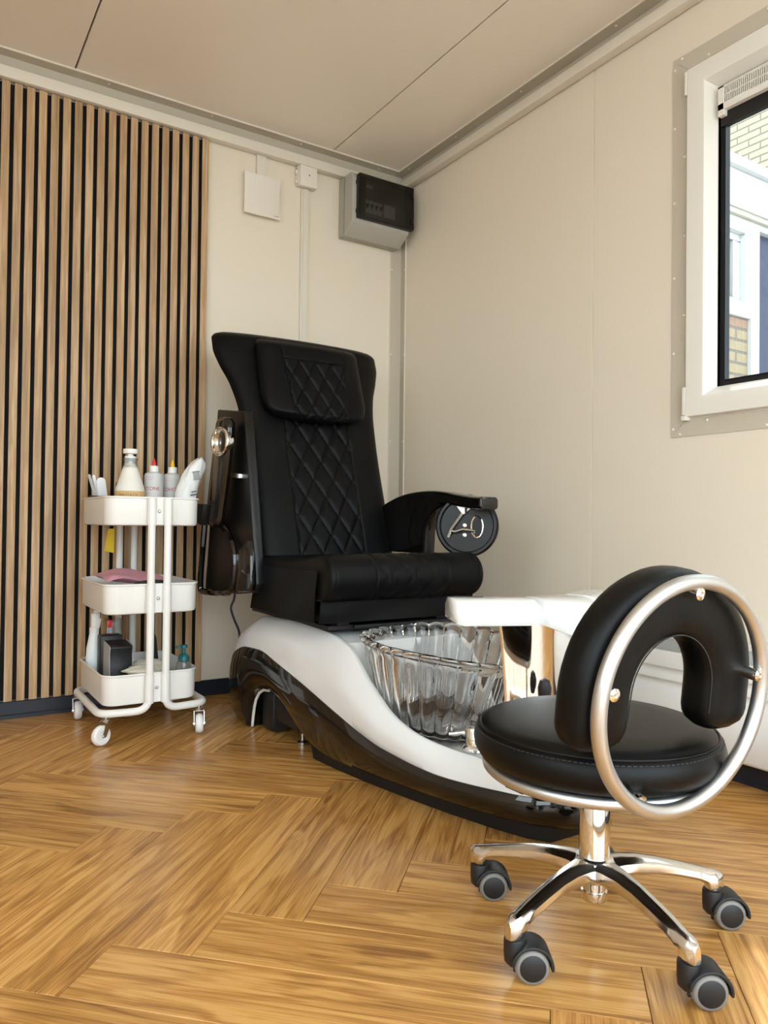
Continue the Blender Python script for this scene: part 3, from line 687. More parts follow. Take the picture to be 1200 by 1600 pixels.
def flap(corners, name, thick, nu=14, nv=8, wob=.004, seed=0):
    a, b, c_, d = [Vector(p) for p in corners]; nrm = (b-a).cross(d-a).normalized(); rings = []
    for side in (1, -1):
        for j in (range(nv+1) if side > 0 else range(nv, -1, -1)):
            v = j/nv; row = []
            for i in range(nu+1):
                u = i/nu; p = a.lerp(b, u).lerp(d.lerp(c_, u), v)
                p = p+nrm*(side*thick/2+wob*math.sin(u*5+seed)*v+wob*.5*math.sin(u*9+v*4+seed)); row.append(p)
            rings.append(row)
    return obj(name, G().loft(rings, False, False, True), 'leather', pc, smooth=50)
flap([(-.976, -.61, .560), (-.976, -1.055, .566), (-.980, -1.052, .420), (-.982, -.585, .416)], 'side_flap', .004, seed=.4)
flap([(-.414, -.61, .560), (-.414, -1.055, .566), (-.410, -1.052, .420), (-.408, -.585, .416)], 'side_flap', .004, seed=1.4)
flap([(-.968, -1.062, .482), (-.422, -1.062, .478), (-.425, -1.066, .418), (-.978, -1.070, .418)], 'front_apron', .004, nu=20, seed=2)
# --- backrest
byc = pchip([.56, .75, .95, 1.1, 1.2, 1.3, 1.38, 1.42], [-.625, -.566, -.50, -.455, -.425, -.395, -.372, -.36])
bhw = pchip([.56, .75, .95, 1.1, 1.2, 1.28, 1.34, 1.38, 1.40, 1.412], [.272, .274, .276, .282, .302, .334, .350, .350, .336, .30])
bsw = pchip([.56, 1.08, 1.2, 1.3, 1.42], [0, 0, .008, .020, .028])
NV, NU = 170, 120; z0b, z1b = .565, 1.412; rings = []
for j in range(NV+1):
    v = j/NV; z = z0b+(z1b-z0b)*v; hw, yc, sw_ = bhw(z), byc(z), bsw(z)
    ed = min(z-z0b, z1b-z); th = .055*math.sqrt(max(.015, 1-(1-min(1, ed/.035))**2)); tb = .045*math.sqrt(max(.02, 1-(1-min(1, ed/.035))**2))
    ring = []
    for i in range(NU+1):
        u = -1+2*i/NU; rnd = (max(0, 1-abs(u)**7))**.5; x = AX+.010+hw*u; d = (u*hw)
        h = th*rnd-.055
        if abs(u) < .97:
            h += groove(abs(d)-.132, .0022, .0035)
            if abs(d) < .130 and z < 1.30: h += quilt(d/.080+z/.132, d/.080-z/.132, .045, .0045, .0032)
            if abs(d) > .134: h += .004*math.sin((z*17+abs(d)*20))*math.exp(-((z-1.02)/.09)**2)*(1-abs(u))*2
        ring.append((x, yc-h+sw_*abs(u)**2.2, z))
    for i in range(NU//4+1):
        u = 1-2*i/(NU//4); rnd = (max(0, 1-abs(u)**4))**.5
        ring.append((AX+.010+hw*u, yc+.055+tb*rnd+sw_*abs(u)**2.2, z))
    rings.append(ring)
obj('backrest', G().loft(rings, True, True), 'leather', pc, smooth=50)
# --- head pillow
NV, NU = 90, 110; z0p, z1p = 1.082, 1.376; rings = []
phw = pchip([z0p, z0p+.012, z0p+.04, z0p+.08, z0p+.16, z1p-.02, z1p], [.150, .185, .205, .212, .212, .210, .200])
for j in range(NV+1):
    v = j/NV; z = z0p+(z1p-z0p)*v; hw = phw(z); yc = byc(z)-.028
    ed = min(z-z0p, z1p-z); th = .046*(max(.03, 1-(1-min(1, ed/.03))**2))**.5
    front, back = [], []
    for i in range(NU+1):
        u = -1+2*i/NU; d = u*hw; rnd = (max(0, 1-abs(u)**6))**.5; h = th*rnd
        inpan = abs(d) < .118+.03*(v-.5)
        if abs(u) < .96:
            h += groove(abs(d)-(.118+.03*(v-.5)), .0022, .0035)
            if v < .76:
                if inpan: h += quilt(d/.066+z/.108, d/.066-z/.108, .05, .0042, .003)
            if inpan: h += groove((v-.765)*(z1p-z0p), .002, .0035)
            h += groove(ed-.014, .002, .002)
        zz = z-.012*u*u*(1-v)
        front.append((AX+.0+d, yc-h+bsw(z)*abs(u)**2*.5, z+ (.010*(1-u*u)*-1*(1-v))))
    for i in range(NU//5+1):
        u = 1-2*i/(NU//5); back.append((AX+u*hw, yc+.004+bsw(z)*abs(u)**2*.5, z-(.010*(1-u*u)*(1-v))))
    rings.append(front+back)
obj('head_pillow', G().loft(rings, True, True), 'leather', pc, smooth=50)
# --- right arm (lowered)
ra = obj('armrest', G().loft([[(x, y, z) for x, z in [(-.460+i_, zt-.034), (-.460+i_, zt-.008), (-.452+i_, zt), (-.395+i_, zt), (-.387+i_, zt-.008), (-.387+i_, zt-.034), (-.395+i_, zt-.040), (-.452+i_, zt-.040)]] for y, zt, i_ in
      [(q.y, q.z, q.x) for q in spline([(.02, -.50, .752), (.02, -.56, .780), (.02, -.66, .808), (.018, -.78, .820), (.012, -.90, .818), (.004, -1.02, .803), (0, -1.10, .794), (0, -1.150, .792)], 4)]], True, True), 'gloss_black', pc, bevel=.004)
poly = [(-.44, y, z) for y, z in [(-.46, .60), (-.46, .72), (-.52, .755), (-.60, .782), (-.70, .80), (-.82, .803), (-.93, .795), (-.935, .77), (-.88, .752), (-.845, .725), (-.825, .68), (-.82, .60)]]
obj('arm_shroud', G().prism(poly, (.05, 0, 0)), 'gloss_black', ra, bevel=.006, seg=3)
dn = Vector((-.72, -.69, .05)).normalized(); dc = Vector((-.395, -1.005, .700))
dr_ = obj('tray_drum', G().lathe([(0, -.03), (.088, -.03), (.100, -.022), (.104, -.008), (.104, .012), (.098, .020), (.090, .020), (.086, .010), (0, .010)], 48, dc, dn), 'satin_black', ra)
e1 = Vector((-dn.y, dn.x, 0)).normalized(); e1 = -e1 if e1.dot(_r) < 0 else e1; e2 = Vector((0, 0, 1))
q = lambda a, b, o=.014: dc+e1*a+e2*b+dn*o
obj('bracket', G().prism([q(-.052, .088), q(.040, .080), q(-.012, .035)], dn*.004), 'zinc', dr_, smooth=0)
obj('bracket', G().obox(q(-.002, .070, .022), e1*.0035, e2*.028, dn*.003), 'black_plastic', dr_, smooth=0)
obj('hinge_plate', G().obox(q(.013, .072, .020), e1*.008, e2*.013, dn*.002), 'pvc_cream', dr_, smooth=0)
obj('support_rod', G().tube([q(-.014, .040, .020), q(-.052, -.016, .022)], .0055, 8), 'zinc', dr_)
obj('hinge_arm', G().tube([q(-.056, -.020, .022), q(-.035, -.022, .022), q(-.012, -.014, .022), q(.012, -.016, .022), q(.030, -.020, .022)], .0055, 8).tube([q(-.052, -.02, .022), q(-.060, -.040, .022)], .006, 8), 'zinc', dr_)
for a, b in ((-.006, .0), (-.006, -.032)): obj('bolt', G().lathe([(0, 0), (.009, 0), (.007, .008), (0, .010)], 10, q(a, b), dn), 'zinc', dr_)
cu_ = [q(.034+.019*math.cos(2*PI*k/32), -.004+.035*math.sin(2*PI*k/32), .013) for k in range(32)]
obj('cup_ring', G().tube(cu_, .0032, 8, loop=True), 'chrome', dr_)
obj('cup_insert', G().prism(cu_, dn*.001), 'satin_black', dr_, smooth=0)
# --- left arm (folded up)
poly = [(-1.000, y, z) for y, z in [(-.285, 1.120), (-.545, 1.082), (-.595, .86), (-.640, .64), (-.672, .50), (-.66, .475), (-.50, .455), (-.20, .436), (-.175, .452), (-.205, .62), (-.245, .90)]]
la = obj('arm_shroud', G().prism(poly, (.035, 0, 0)), 'satin_black', pc, bevel=.006, seg=3)
# hollow lower box with a glossy lip
lip = spline([(-1.012, -.36, .70), (-1.014, -.46, .655), (-1.016, -.515, .60), (-1.016, -.515, .52), (-1.014, -.475, .462), (-1.010, -.34, .446)], 6)
obj('shroud_lip', G().tube(lip, .011, 8), 'gloss_black', la)
obj('rear_lip', G().tube(spline([(-1.012, -.20, .70), (-1.014, -.185, .60), (-1.014, -.165, .46), (-1.012, -.20, .440), (-1.010, -.34, .446)], 6), .012, 8), 'gloss_black', la)
obj('side_block', G().prism([(-1.022, y, z) for y, z in [(-.545, .60), (-.640, .645), (-.668, .60), (-.672, .50), (-.66, .478), (-.535, .465)]], (.020, 0, 0)), 'gloss_black', la, bevel=.006)
rings = []
rp = spline([at(x, y, 0, -1.042) for x, y in ((353, 652), (351, 680), (346, 726), (342, 760), (338, 795), (336, 822))], 6)
wd = pchip([0, .06, .15, .5, .9, 1], [.020, .048, .062, .066, .058, .035])
for i, p in enumerate(rp):
    t = i/(len(rp)-1); a = rp[max(0, i-1)]; b = rp[min(len(rp)-1, i+1)]; tg = (b-a).normalized(); nv = Vector((0, -tg.z, tg.y)).normalized()
    w_ = wd(t); tk = .024*(.5+.5*min(1, w_/.05)); X = Vector((1, 0, 0))
    rings.append([p+nv*w_*math.cos(k*PI/8)*(1 if abs(math.cos(k*PI/8)) > .9 else 1.02)+X*tk*max(-.8, min(.8, math.sin(k*PI/8)*1.2)) for k in range(16)])
lb = obj('armrest', G().loft(rings, True, True), 'gloss_black', pc, smooth=40)
ccn = Vector((-.97, -.24, 0)).normalized(); cc = at(345, 690, 0, -1.063); c1 = Vector((-ccn.y, ccn.x, 0)); 
obj('cup_ring', G().torus(cc+ccn*.004, .045, .0065, 40, 10, c1, Vector((0, 0, 1))), 'chrome', lb)
obj('cup_insert', G().lathe([(0, -.02), (.022, -.018), (.040, .002), (.045, .004), (.045, -.022), (0, -.022)], 32, cc, ccn), 'chrome', lb)
obj('end_pad', G().prism([(-1.076, y, z) for y, z in [(-.365, .765), (-.265, .770), (-.275, .700), (-.335, .690)]], (.03, 0, 0)), 'black_plastic', lb, bevel=.004)
obj('hinge_bar', G().obox(at(372, 743, 0, -1.010), (.012, 0, 0), (0, .036, .004), (0, 0, .008)), 'zinc', la, bevel=.002)
obj('hinge_bolt', G().tube([at(386, 745, 0, -.985), at(392, 746, 0, -.985)], .009, 10), 'zinc', la)
cpts = [at(x, y, 1, -.33) for x, y in [(368, 915), (366, 935), (361, 950), (366, 968), (373, 985), (374, 1000), (370, 1015)]]
obj('power_cord', G().tube(spline(cpts, 6), .0045, 8), 'rubber_black', pc)

# ================================================================== ROLLING STOOL
SC = Vector((-.939, -2.040, 0))
st = thing('rolling_stool', 'black leather round stool with silver ring back and chrome five-star base', 'stool', SC)
seat = obj('seat', G().lathe([(0, .296), (.185, .296), (.200, .303), (.2095, .318), (.212, .332), (.209, .345), (.202, .3555), (.1985, .3560), (.194, .3620), (.18, .3675), (.13, .372), (.06, .374), (0, .3745)], 96, SC), 'leather_stool', st, smooth=60)
obj('piping', G().torus(SC+Vector((0, 0, .3565)), .2005, .0024, 120, 8), 'leather_stool', seat)
g = G()
for k in range(150):
    a = 2*PI*k/150; d = Vector((math.cos(a), math.sin(a), 0)); t = Vector((-d.y, d.x, 0))
    g.obox(SC+d*.2060+Vector((0, 0, .3505)), t*.0028, Vector((0, 0, .0007)), d*.0008)
so = obj('stitching', g, 'thread', seat, smooth=0)
obj('seat_ring', G().torus(SC+Vector((0, 0, .2865)), .1855, .0105, 120, 12), 'silver_tube', st)
obj('seat_plate', G().lathe([(0, .272), (.10, .272), (.11, .295), (0, .295)], 40, SC).box(SC.x-.19, SC.x+.19, SC.y-.02, SC.y+.02, .276, .292).box(SC.x-.02, SC.x+.02, SC.y-.19, SC.y+.19, .276, .292), 'black_matte', st)
KR = .95; RC = CAM+(Vector((-.940, -2.221, .441))-CAM)*KR; az, ti = -1.637, -.11
RN = Vector((math.cos(az)*math.cos(ti), math.sin(az)*math.cos(ti), math.sin(ti))); R1 = Vector((-math.sin(az), math.cos(az), 0)); R2 = RN.cross(R1)
if R2.z < 0: R2 = -R2
obj('back_ring', G().torus(RC, .182*KR, .0114, 120, 14, R1, R2), 'silver_tube', st)
# horseshoe pad
pd = []
rcp = .134
for t in range(7): pd.append((-rcp, -.074+.074*t/7))
for k in range(29): a = PI-PI*k/28; pd.append((rcp*math.cos(a), rcp*math.sin(a)))
for t in range(1, 8): pd.append((rcp, -.074*t/7))
rings = []; m = len(pd)
for i, (a, b) in enumerate(pd):
    p = Vector((a, b)); pa = Vector(pd[max(0, i-1)]); pb = Vector(pd[min(m-1, i+1)]); tg = (pb-pa).normalized(); nr = Vector((-tg.y, tg.x))
    if nr.dot(p) < 0: nr = -nr
    ed = min(i, m-1-i); ef = [.60, .86, .96, 1.0][min(ed, 3)]
    ring = []
    for k in range(28):
        an_ = 2*PI*k/28; ca, sa = math.cos(an_), math.sin(an_); rad = (abs(ca)**3.2+abs(sa)**3.2)**(-1/3.2)
        qx, qd = .053*ef*rad*ca, .036*ef*rad*sa
        c2 = p+nr*qx; ring.append(RC-RN*(.052-qd)+R1*c2.x+R2*c2.y)
    rings.append(ring)
bp_ = obj('backrest_pad', G().loft(rings, True, True), 'leather_stool', st, smooth=60)
g = G()
for i in range(0, (m-8)*6):
    t = i/6+4; j = int(t); fr = t-j
    if j+1 >= m: break
    a0_, a1_ = Vector(pd[j]), Vector(pd[j+1]); p = a0_.lerp(a1_, fr); tg = (a1_-a0_).normalized(); nr = Vector((-tg.y, tg.x)); nr = nr if nr.dot(p) > 0 else -nr
    c2 = p-nr*.0465; g.obox(RC-RN*.024+R1*c2.x+R2*c2.y, (R1*tg.x+R2*tg.y)*.0016, RN*.0006, (R1*nr.x+R2*nr.y)*.0008)
obj('stitching', g, 'thread', bp_, smooth=0)
for a in (90, 172, 8):
    p = RC+(R1*math.cos(math.radians(a))+R2*math.sin(math.radians(a)))*.164*KR
    obj('bolt_cap', G().lathe([(0, -.022), (.009, -.022), (.0105, .0), (.0095, .008), (.004, .010), (0, .008)], 18, p, RN), 'chrome', st)
for a in (-112, -66):
    p = RC+(R1*math.cos(math.radians(a))+R2*math.sin(math.radians(a)))*.172*KR
    obj('ring_clamp', G().lathe([(0, -.014), (.008, -.014), (.010, .0), (.008, .006), (0, .008)], 14, p-RN*.014, RN), 'chrome', st)
obj('gas_column', G().lathe([(0, .105), (.0265, .105), (.0265, .2685), (.0255, .27), (0, .27)], 48, SC), 'chrome', st, smooth=40)
obj('collar', G().lathe([(.018, .270), (.023, .270), (.023, .276), (0, .276)], 32, SC), 'black_plastic', st)
obj('column_foot', G().lathe([(0, .054), (.0205, .054), (.0222, .0565), (.0222, .070), (.0195, .0705), (.0195, .076), (.0215, .0765), (.0215, .105), (0, .105)], 36, SC), 'chrome', st, smooth=40)
obj('hub', G().lathe([(.0, .088), (.026, .088), (.036, .094), (.040, .108), (.036, .124), (.0285, .131), (0, .131)], 40, SC), 'polished_alu', st)
trail = Vector((_r.x, _r.y, 0)).normalized(); side = Vector((-trail.y, trail.x, 0))      # side points away from the camera
for k in range(5):
    a = math.radians(116.5+72*k); d = Vector((math.cos(a), math.sin(a), 0)); t = Vector((-d.y, d.x, 0))
    rings = []
    for s, zt, hh, ww in ((.018, .128, .030, .032), (.045, .130, .030, .025), (.075, .129, .028, .020), (.11, .124, .025, .0175), (.15, .115, .022, .0165), (.185, .1065, .021, .0160), (.200, .1025, .024, .0158), (.208, .1005, .033, .0156), (.2185, .0985, .034, .0152), (.228, .0955, .031, .0115), (.2335, .092, .027, .006)):
        zb = zt-hh; c0 = SC+d*s
        rings.append([c0+t*x+Vector((0, 0, z)) for x, z in ((-ww*.78, zb), (-ww, zb+hh*.25), (-ww*.92, zt-hh*.30), (-ww*.55, zt-hh*.06), (0, zt), (ww*.55, zt-hh*.06), (ww*.92, zt-hh*.30), (ww, zb+hh*.25), (ww*.78, zb))])
    obj('leg', G().loft(rings, True, True), 'polished_alu', st, smooth=40)
    sp0 = SC+d*.2165
    obj('stem_socket', G().lathe([(0, .064), (.0125, .064), (.0135, .066), (.0145, .082), (0, .082)], 24, sp0), 'polished_alu', st, smooth=40)
    tr = trail if k != 4 else trail
    sd = Vector((-tr.y, tr.x, 0)); wc = sp0+tr*.024+Vector((0, 0, .0270))
    # hood: stem housing + arched cover over the two wheels
    cp = obj('caster', G().lathe([(0, .022), (.011, .022), (.0165, .028), (.0175, .040), (.0175, .060), (.0165, .0635), (0, .0635)], 24, sp0), 'black_plastic', st, smooth=40)
    rings = []
    for j in range(15):
        an_ = math.radians(172-j*(172+8)/14); ro_ = .0335; ri = .0285
        dv = tr*math.cos(an_)+Vector((0, 0, math.sin(an_)))
        rings.append([wc+dv*ri-sd*.024, wc+dv*ro_-sd*.024, wc+dv*ro_+sd*.024, wc+dv*ri+sd*.024])
    obj('hood', G().loft(rings, True, True), 'black_plastic', cp, bevel=.002)
    obj('web', G().obox(wc+Vector((0, 0, .004))-tr*.004, tr*.022, sd*.003, Vector((0, 0, .020))), 'black_plastic', cp, smooth=0)
    for s in (-1, 1):
        wcs = wc+sd*s*.013
        wh = obj('wheel', G().lathe([(0, -.0085), (.0245, -.0085), (.0268, -.006), (.0270, 0), (.0265, .005), (.0245, .0085), (.0205, .0095), (.0203, .0085), (0, .0085)], 40, wcs, sd*s), 'grey_tyre', cp, smooth=50)
        obj('wheel_cap', G().lathe([(0, .0086), (.0196, .0086), (.0200, .0095), (.0185, .0105), (0, .0108)], 40, wcs, sd*s), 'black_plastic', wh, smooth=50)

# ================================================================== TROLLEY
tx0, tx1, ty0, ty1 = -1.436, -1.132, -.505, -.105
tr_ = thing('utility_trolley', 'white three tier metal trolley on white casters beside the slat wall', 'trolley', (-1.284, -.305, 0))
def rrect(x0, x1, y0, y1, z, r, n=6):
    out = []
    for cx, cy, a0 in ((x1-r, y1-r, 0), (x0+r, y1-r, 90), (x0+r, y0+r, 180), (x1-r, y0+r, 270)):
        for k in range(n+1): a = math.radians(a0+90*k/n); out.append((cx+r*math.cos(a), cy+r*math.sin(a), z))
    return out
def tray(zb, zt):
    R = lambda e, z: rrect(tx0+e, tx1-e, ty0+e, ty1-e, z, .045-e)
    rings = [R(.012, zb), R(.004, zb+.003), R(.001, zb+.010), R(0, zt-.004), R(-.004, zt-.003), R(-.005, zt), R(-.003, zt+.003), R(0, zt+.003), R(.0015, zt-.002), R(.002, zb+.012), R(.006, zb+.006), R(.014, zb+.003)]
    return obj('tray', G().loft(rings, True, True), 'enamel_white', tr_, smooth=40)
LV = [(.688, .779), (.404, .499), (.116, .212)]
for zb, zt in LV:
    ty = tray(zb, zt)
    for yy, s in ((ty0, -1), (ty1, 1)):
        y_ = yy+s*.0135
        obj('bracket', G().tube([(-1.298, y_, zb+.004), (-1.298, y_, zt-.002)], .0142, 20).tube([(-1.246, y_, zb+.004), (-1.246, y_, zt-.002)], .0142, 20).box(-1.292, -1.252, min(yy+s*.0005, yy+s*.006), max(yy+s*.0005, yy+s*.006), zb+.004, zt-.003), 'enamel_white', ty, smooth=40)
        obj('bolt', G().lathe([(0, 0), (.006, 0), (.0058, .002), (.003, .005), (0, .0055)], 16, (-1.272, yy+s*.006, (zb+zt)/2+.002), (0, s, 0)), 'zinc', ty)
yf, yb = ty0-.0135, ty1+.0135; zb = .092
for sx_, xp, xc in ((-1, -1.298, -1.446), (1, -1.246, -1.104)):
    pts = [(xp, yf, .778), (xp, yf, .097), (xc, yf+.020, .097), (xc, yb-.012, .097), (xp, yb, .097), (xp, yb, .778)]
    pth = fillet(pts, .045, 8)
    obj('frame_tube', G().tube(pth, .0122, 14), 'enamel_white', tr_, smooth=60)
def trolley_caster(stem, tdir):
    t = Vector((math.cos(tdir), math.sin(tdir), 0)); sd = Vector((-t.y, t.x, 0)); s0 = Vector(stem); wc = s0+t*.018; wc.z = .0322
    ca = obj('caster', G().lathe([(0, .073), (.013, .073), (.0145, .076), (.0145, .080), (.006, .082), (.006, .090), (0, .090)], 18, s0), 'zinc', tr_)
    g = G()
    for s in (-1, 1):
        b0 = [s0+sd*s*.0155+Vector((0, 0, .0725))+t*(-.010), s0+sd*s*.0155+Vector((0, 0, .0725))+t*.012, wc+sd*s*.0155+t*.007+Vector((0, 0, -.004)), wc+sd*s*.0155-t*.007+Vector((0, 0, -.004))]
        g.prism(b0, sd*s*.0015)
    g.obox(s0+Vector((0, 0, .0718)), t*.011, sd*.017, Vector((0, 0, .001)))
    obj('fork', g, 'zinc', ca, smooth=0)
    obj('wheel', G().lathe([(0, -.008), (.012, -.008), (.016, -.0115), (.0265, -.0115), (.0305, -.007), (.0320, 0), (.0305, .007), (.0265, .0115), (.016, .0115), (.012, .008), (0, .008)], 32, wc, sd), 'white_wheel', ca, smooth=40)
    obj('axle', G().tube([wc-sd*.020, wc+sd*.020], .0042, 10), 'zinc', ca)
trolley_caster((-1.424, -.492, 0), math.radians(205)); trolley_caster((-1.126, -.496, 0), math.radians(255))
trolley_caster((-1.440, -.115, 0), math.radians(265)); trolley_caster((-1.118, -.115, 0), math.radians(260))

# ---- things on the top tray (tray floor at z0t)
z0t = LV[0][0]+.0035; z1t = LV[1][0]+.0035; z2t = LV[2][0]+.0035
def wrap(c, r, z, lon0):
    """flat text coords -> on a cylinder, facing lon0"""
    def f(x, y):
        a = lon0+x/r; return (c[0]+(r+.0006)*math.cos(a), c[1]+(r+.0006)*math.sin(a), z+y)
    return f
def facing(c): return math.atan2(CAM.y-c[1], CAM.x-c[0])
c = at(203, 770, 1, -.36); c = (c.x, c.y)
lo = thing('lotion_bottle', 'white flask shaped massage lotion bottle with pump on top tray', 'bottle', (c[0], c[1], z0t))
Z = lambda h: z0t+h
obj('body', G().lathe([(0, Z(0)), (.046, Z(0)), (.0485, Z(.004)), (.0485, Z(.110)), (.0465, Z(.122)), (.036, Z(.155)), (.024, Z(.190)), (.0215, Z(.198)), (0, Z(.198))], 36, (*c, 0)), 'lotion', lo)
lb_ = obj('label', G().lathe([(.0488, Z(.012)), (.0492, Z(.012)), (.0492, Z(.112)), (.0488, Z(.112))], 40, (*c, 0)), 'label_tan', lo)
obj('lettering', text_g('MASSAGE', .0150, wrap(c, .0492, Z(.0925), facing(c)-.1)), 'label_ink', lb_, smooth=0)
obj('lettering', text_g('--- ----- ---', .006, wrap(c, .0492, Z(.1065), facing(c)-.2)), 'label_ink', lb_, smooth=0)
obj('shrink_wrap', G().lathe([(.0225, Z(.190)), (.0250, Z(.193)), (.0220, Z(.205)), (.0215, Z(.214)), (.0255, Z(.222)), (.0245, Z(.223)), (.020, Z(.214)), (.0205, Z(.205))], 20, (*c, 0)), 'clear_plastic', lo)
pm = obj('pump', G().lathe([(0, Z(.198)), (.019, Z(.198)), (.019, Z(.228)), (.017, Z(.230)), (.009, Z(.230)), (.009, Z(.238)), (.0235, Z(.239)), (.0245, Z(.243)), (.0235, Z(.254)), (0, Z(.256))], 28, (*c, 0)), 'enamel_white', lo, smooth=40)
def squeeze(px, cap, word, lab, yy):
    c = at(px, 775, 1, yy); c = (c.x, c.y)
    b = thing('squeeze_bottle', lab, 'bottle', (c[0], c[1], z0t), 'squeeze bottles on the top tray')
    obj('body', G().lathe([(0, Z(0)), (.030, Z(0)), (.0325, Z(.003)), (.0325, Z(.168)), (.030, Z(.176)), (.020, Z(.180)), (.0150, Z(.182)), (0, Z(.182))], 36, (*c, 0)), 'frosted', b)
    obj('collar', G().lathe([(0, Z(.182)), (.0155, Z(.182)), (.0155, Z(.201)), (.0135, Z(.203)), (0, Z(.203))], 24, (*c, 0)), 'enamel_white', b, smooth=40)
    obj('nozzle', G().lathe([(0, Z(.203)), (.0075, Z(.203)), (.0065, Z(.214)), (.0035, Z(.224)), (.0015, Z(.2285)), (0, Z(.229))], 16, (*c, 0)), cap, b)
    lon = facing(c)-.55
    obj('lettering', text_g(word, .0165, wrap(c, .0325, Z(.118), lon)), 'red_ink', b, smooth=0)
    for z in (.160, .152): obj('lettering', text_g('----- --- ----' if z > .155 else '---- ------', .0075, wrap(c, .0325, Z(z), lon)), 'red_ink', b, smooth=0)
squeeze(240, 'red_cap', 'ACETONE', 'frosted squeeze bottle with red nozzle and red lettering ACETONE', -.34)
squeeze(269, 'yellow_cap', 'ALCOHOL', 'frosted squeeze bottle with yellow nozzle and red lettering ALCOHOL', -.32)
# plastic bag, leaning
ba, bb = Vector((-1.172, -.440, 0)), at(311, 722, 1, -.440)
bag = thing('plastic_bag', 'crumpled clear plastic bag with small black print on top tray', 'bag', (ba.x, ba.y, z0t))
rings = []
for i in range(17):
    t = i/16; p = Vector((ba.x-.004, ba.y, z0t)).lerp(Vector((bb.x+.004, bb.y, bb.z+.012)), t); p.x = ba.x-.004+(bb.x+.008-ba.x)*t**1.9; wv = .033*(.80+.28*math.sin(t*3.0+.1))*(1 if t < .88 else math.sqrt(max(.03, 1-((t-.88)/.12)**2)))
    rings.append([p+Vector((wv*math.cos(a)*(1+.10*math.sin(3*a+t*9)+.05*math.sin(7*a-t*17)), .024*math.sin(a)*(1+.18*math.sin(2*a+t*13)+.10*math.sin(9*a+t*21)), .004*math.sin(5*a+t*7))) for a in [2*PI*k/24 for k in range(24)]])
bo = obj('film', G().loft(rings, True, True), 'film', bag, smooth=60)
g = G(); o0 = at(307, 743, 1, -.4695); rr = Vector((1, 0, .18)).normalized(); uu = Vector((-.18, 0, 1)).normalized()
for k in range(7): g.obox(o0+uu*(.013-k*.0044), rr*(.011 if k % 6 else .013), uu*.0008, Vector((0, .0006, 0)))
g.obox(o0+uu*(.013), rr*.013, uu*.0012, Vector((0, .0006, 0)))
for k, wdt in enumerate((.009, .012)): g.obox(at(303, 768+k*5, 1, -.4685), rr*wdt, uu*.0016, Vector((0, .0006, 0)))
obj('print', g, 'ink', bag, smooth=0)
# pen tray with nail files
hc = at(160, 778, 1, -.20)
ph = thing('file_holder', 'small black holder with nail files at the left of the top tray', 'holder', (hc.x, hc.y, z0t))
hx, hy = hc.x, hc.y
obj('box', G().box(hx-.042, hx+.042, hy-.03, hy+.03, z0t, z0t+.004).box(hx-.042, hx+.042, hy-.03, hy-.027, z0t+.004, z0t+.098).box(hx-.042, hx+.042, hy+.027, hy+.03, z0t+.004, z0t+.098).box(hx-.042, hx-.039, hy-.027, hy+.027, z0t+.004, z0t+.098).box(hx+.039, hx+.042, hy-.027, hy+.027, z0t+.004, z0t+.098), 'black_plastic', ph, smooth=0)
def stick(name, lab, cat, p0, p1, wdt, th, mat, rounded=True, grp=None):
    p0, p1 = Vector(p0), Vector(p1); ax = (p1-p0).normalized(); sdv = Vector((1, 0, 0)); sdv = (sdv-ax*sdv.dot(ax)).normalized(); nv = ax.cross(sdv)
    Ln = (p1-p0).length; out = [(-wdt, 0), (wdt, 0)]
    for k in range(9): a = PI*k/8; out.append((wdt*math.cos(a), Ln-wdt+wdt*math.sin(a)))
    o = obj(name, G().prism([p0+sdv*x+ax*y-nv*th/2 for x, y in out], nv*th), mat, smooth=0)
    return tag(o, lab, cat, grp)
def PX(x, y, yy): return at(x, y, 1, yy)
zz = z0t+.006
for (bx, by, tx_, ty_, wd_, mat, lab, nm, ct) in ((160, hy-.012, 139, 741, .0045, 'file_grey', 'slim grey nail file, leftmost in the black holder', 'nail_file', 'nail file'),
        (163, hy-.002, 146, 742, .0048, 'spray_white', 'slim white nail file beside the grey one in the black holder', 'nail_file', 'nail file'),
        (166, hy-.018, 157, 746, .0150, 'spray_white', 'wide white rounded foot file in the black holder', 'foot_file', 'nail file'),
        (172, hy+.008, 184, 753, .0050, 'black_plastic', 'black nail clipper sticking up beside the lotion bottle', 'nail_clipper', 'clipper')):
    pt = at(tx_, ty_, 1, by-.004); pb = at(bx, 800, 1, by); pb.z = zz
    stick(nm, lab, ct, pb, pt, wd_, .003, mat, grp='tools in the black holder')
# yellow tag hanging under the top tray
tg = thing('tag', 'yellow card tag hanging under the top tray', 'tag', at(171, 865, 1, -.14))
q4 = [at(x, y, 1, -.14) for x, y in ((169, 826), (179, 826), (178, 864), (163, 861))]
obj('card', G().prism(q4, (0, .0012, 0)), 'tag_yellow', tg, smooth=0)
obj('string', G().tube(spline([at(171, 828, 1, -.141), at(164, 826, 1, -.141), at(162, 829, 1, -.141), at(168, 822, 1, -.141)], 4), .0008, 6), 'file_grey', tg)
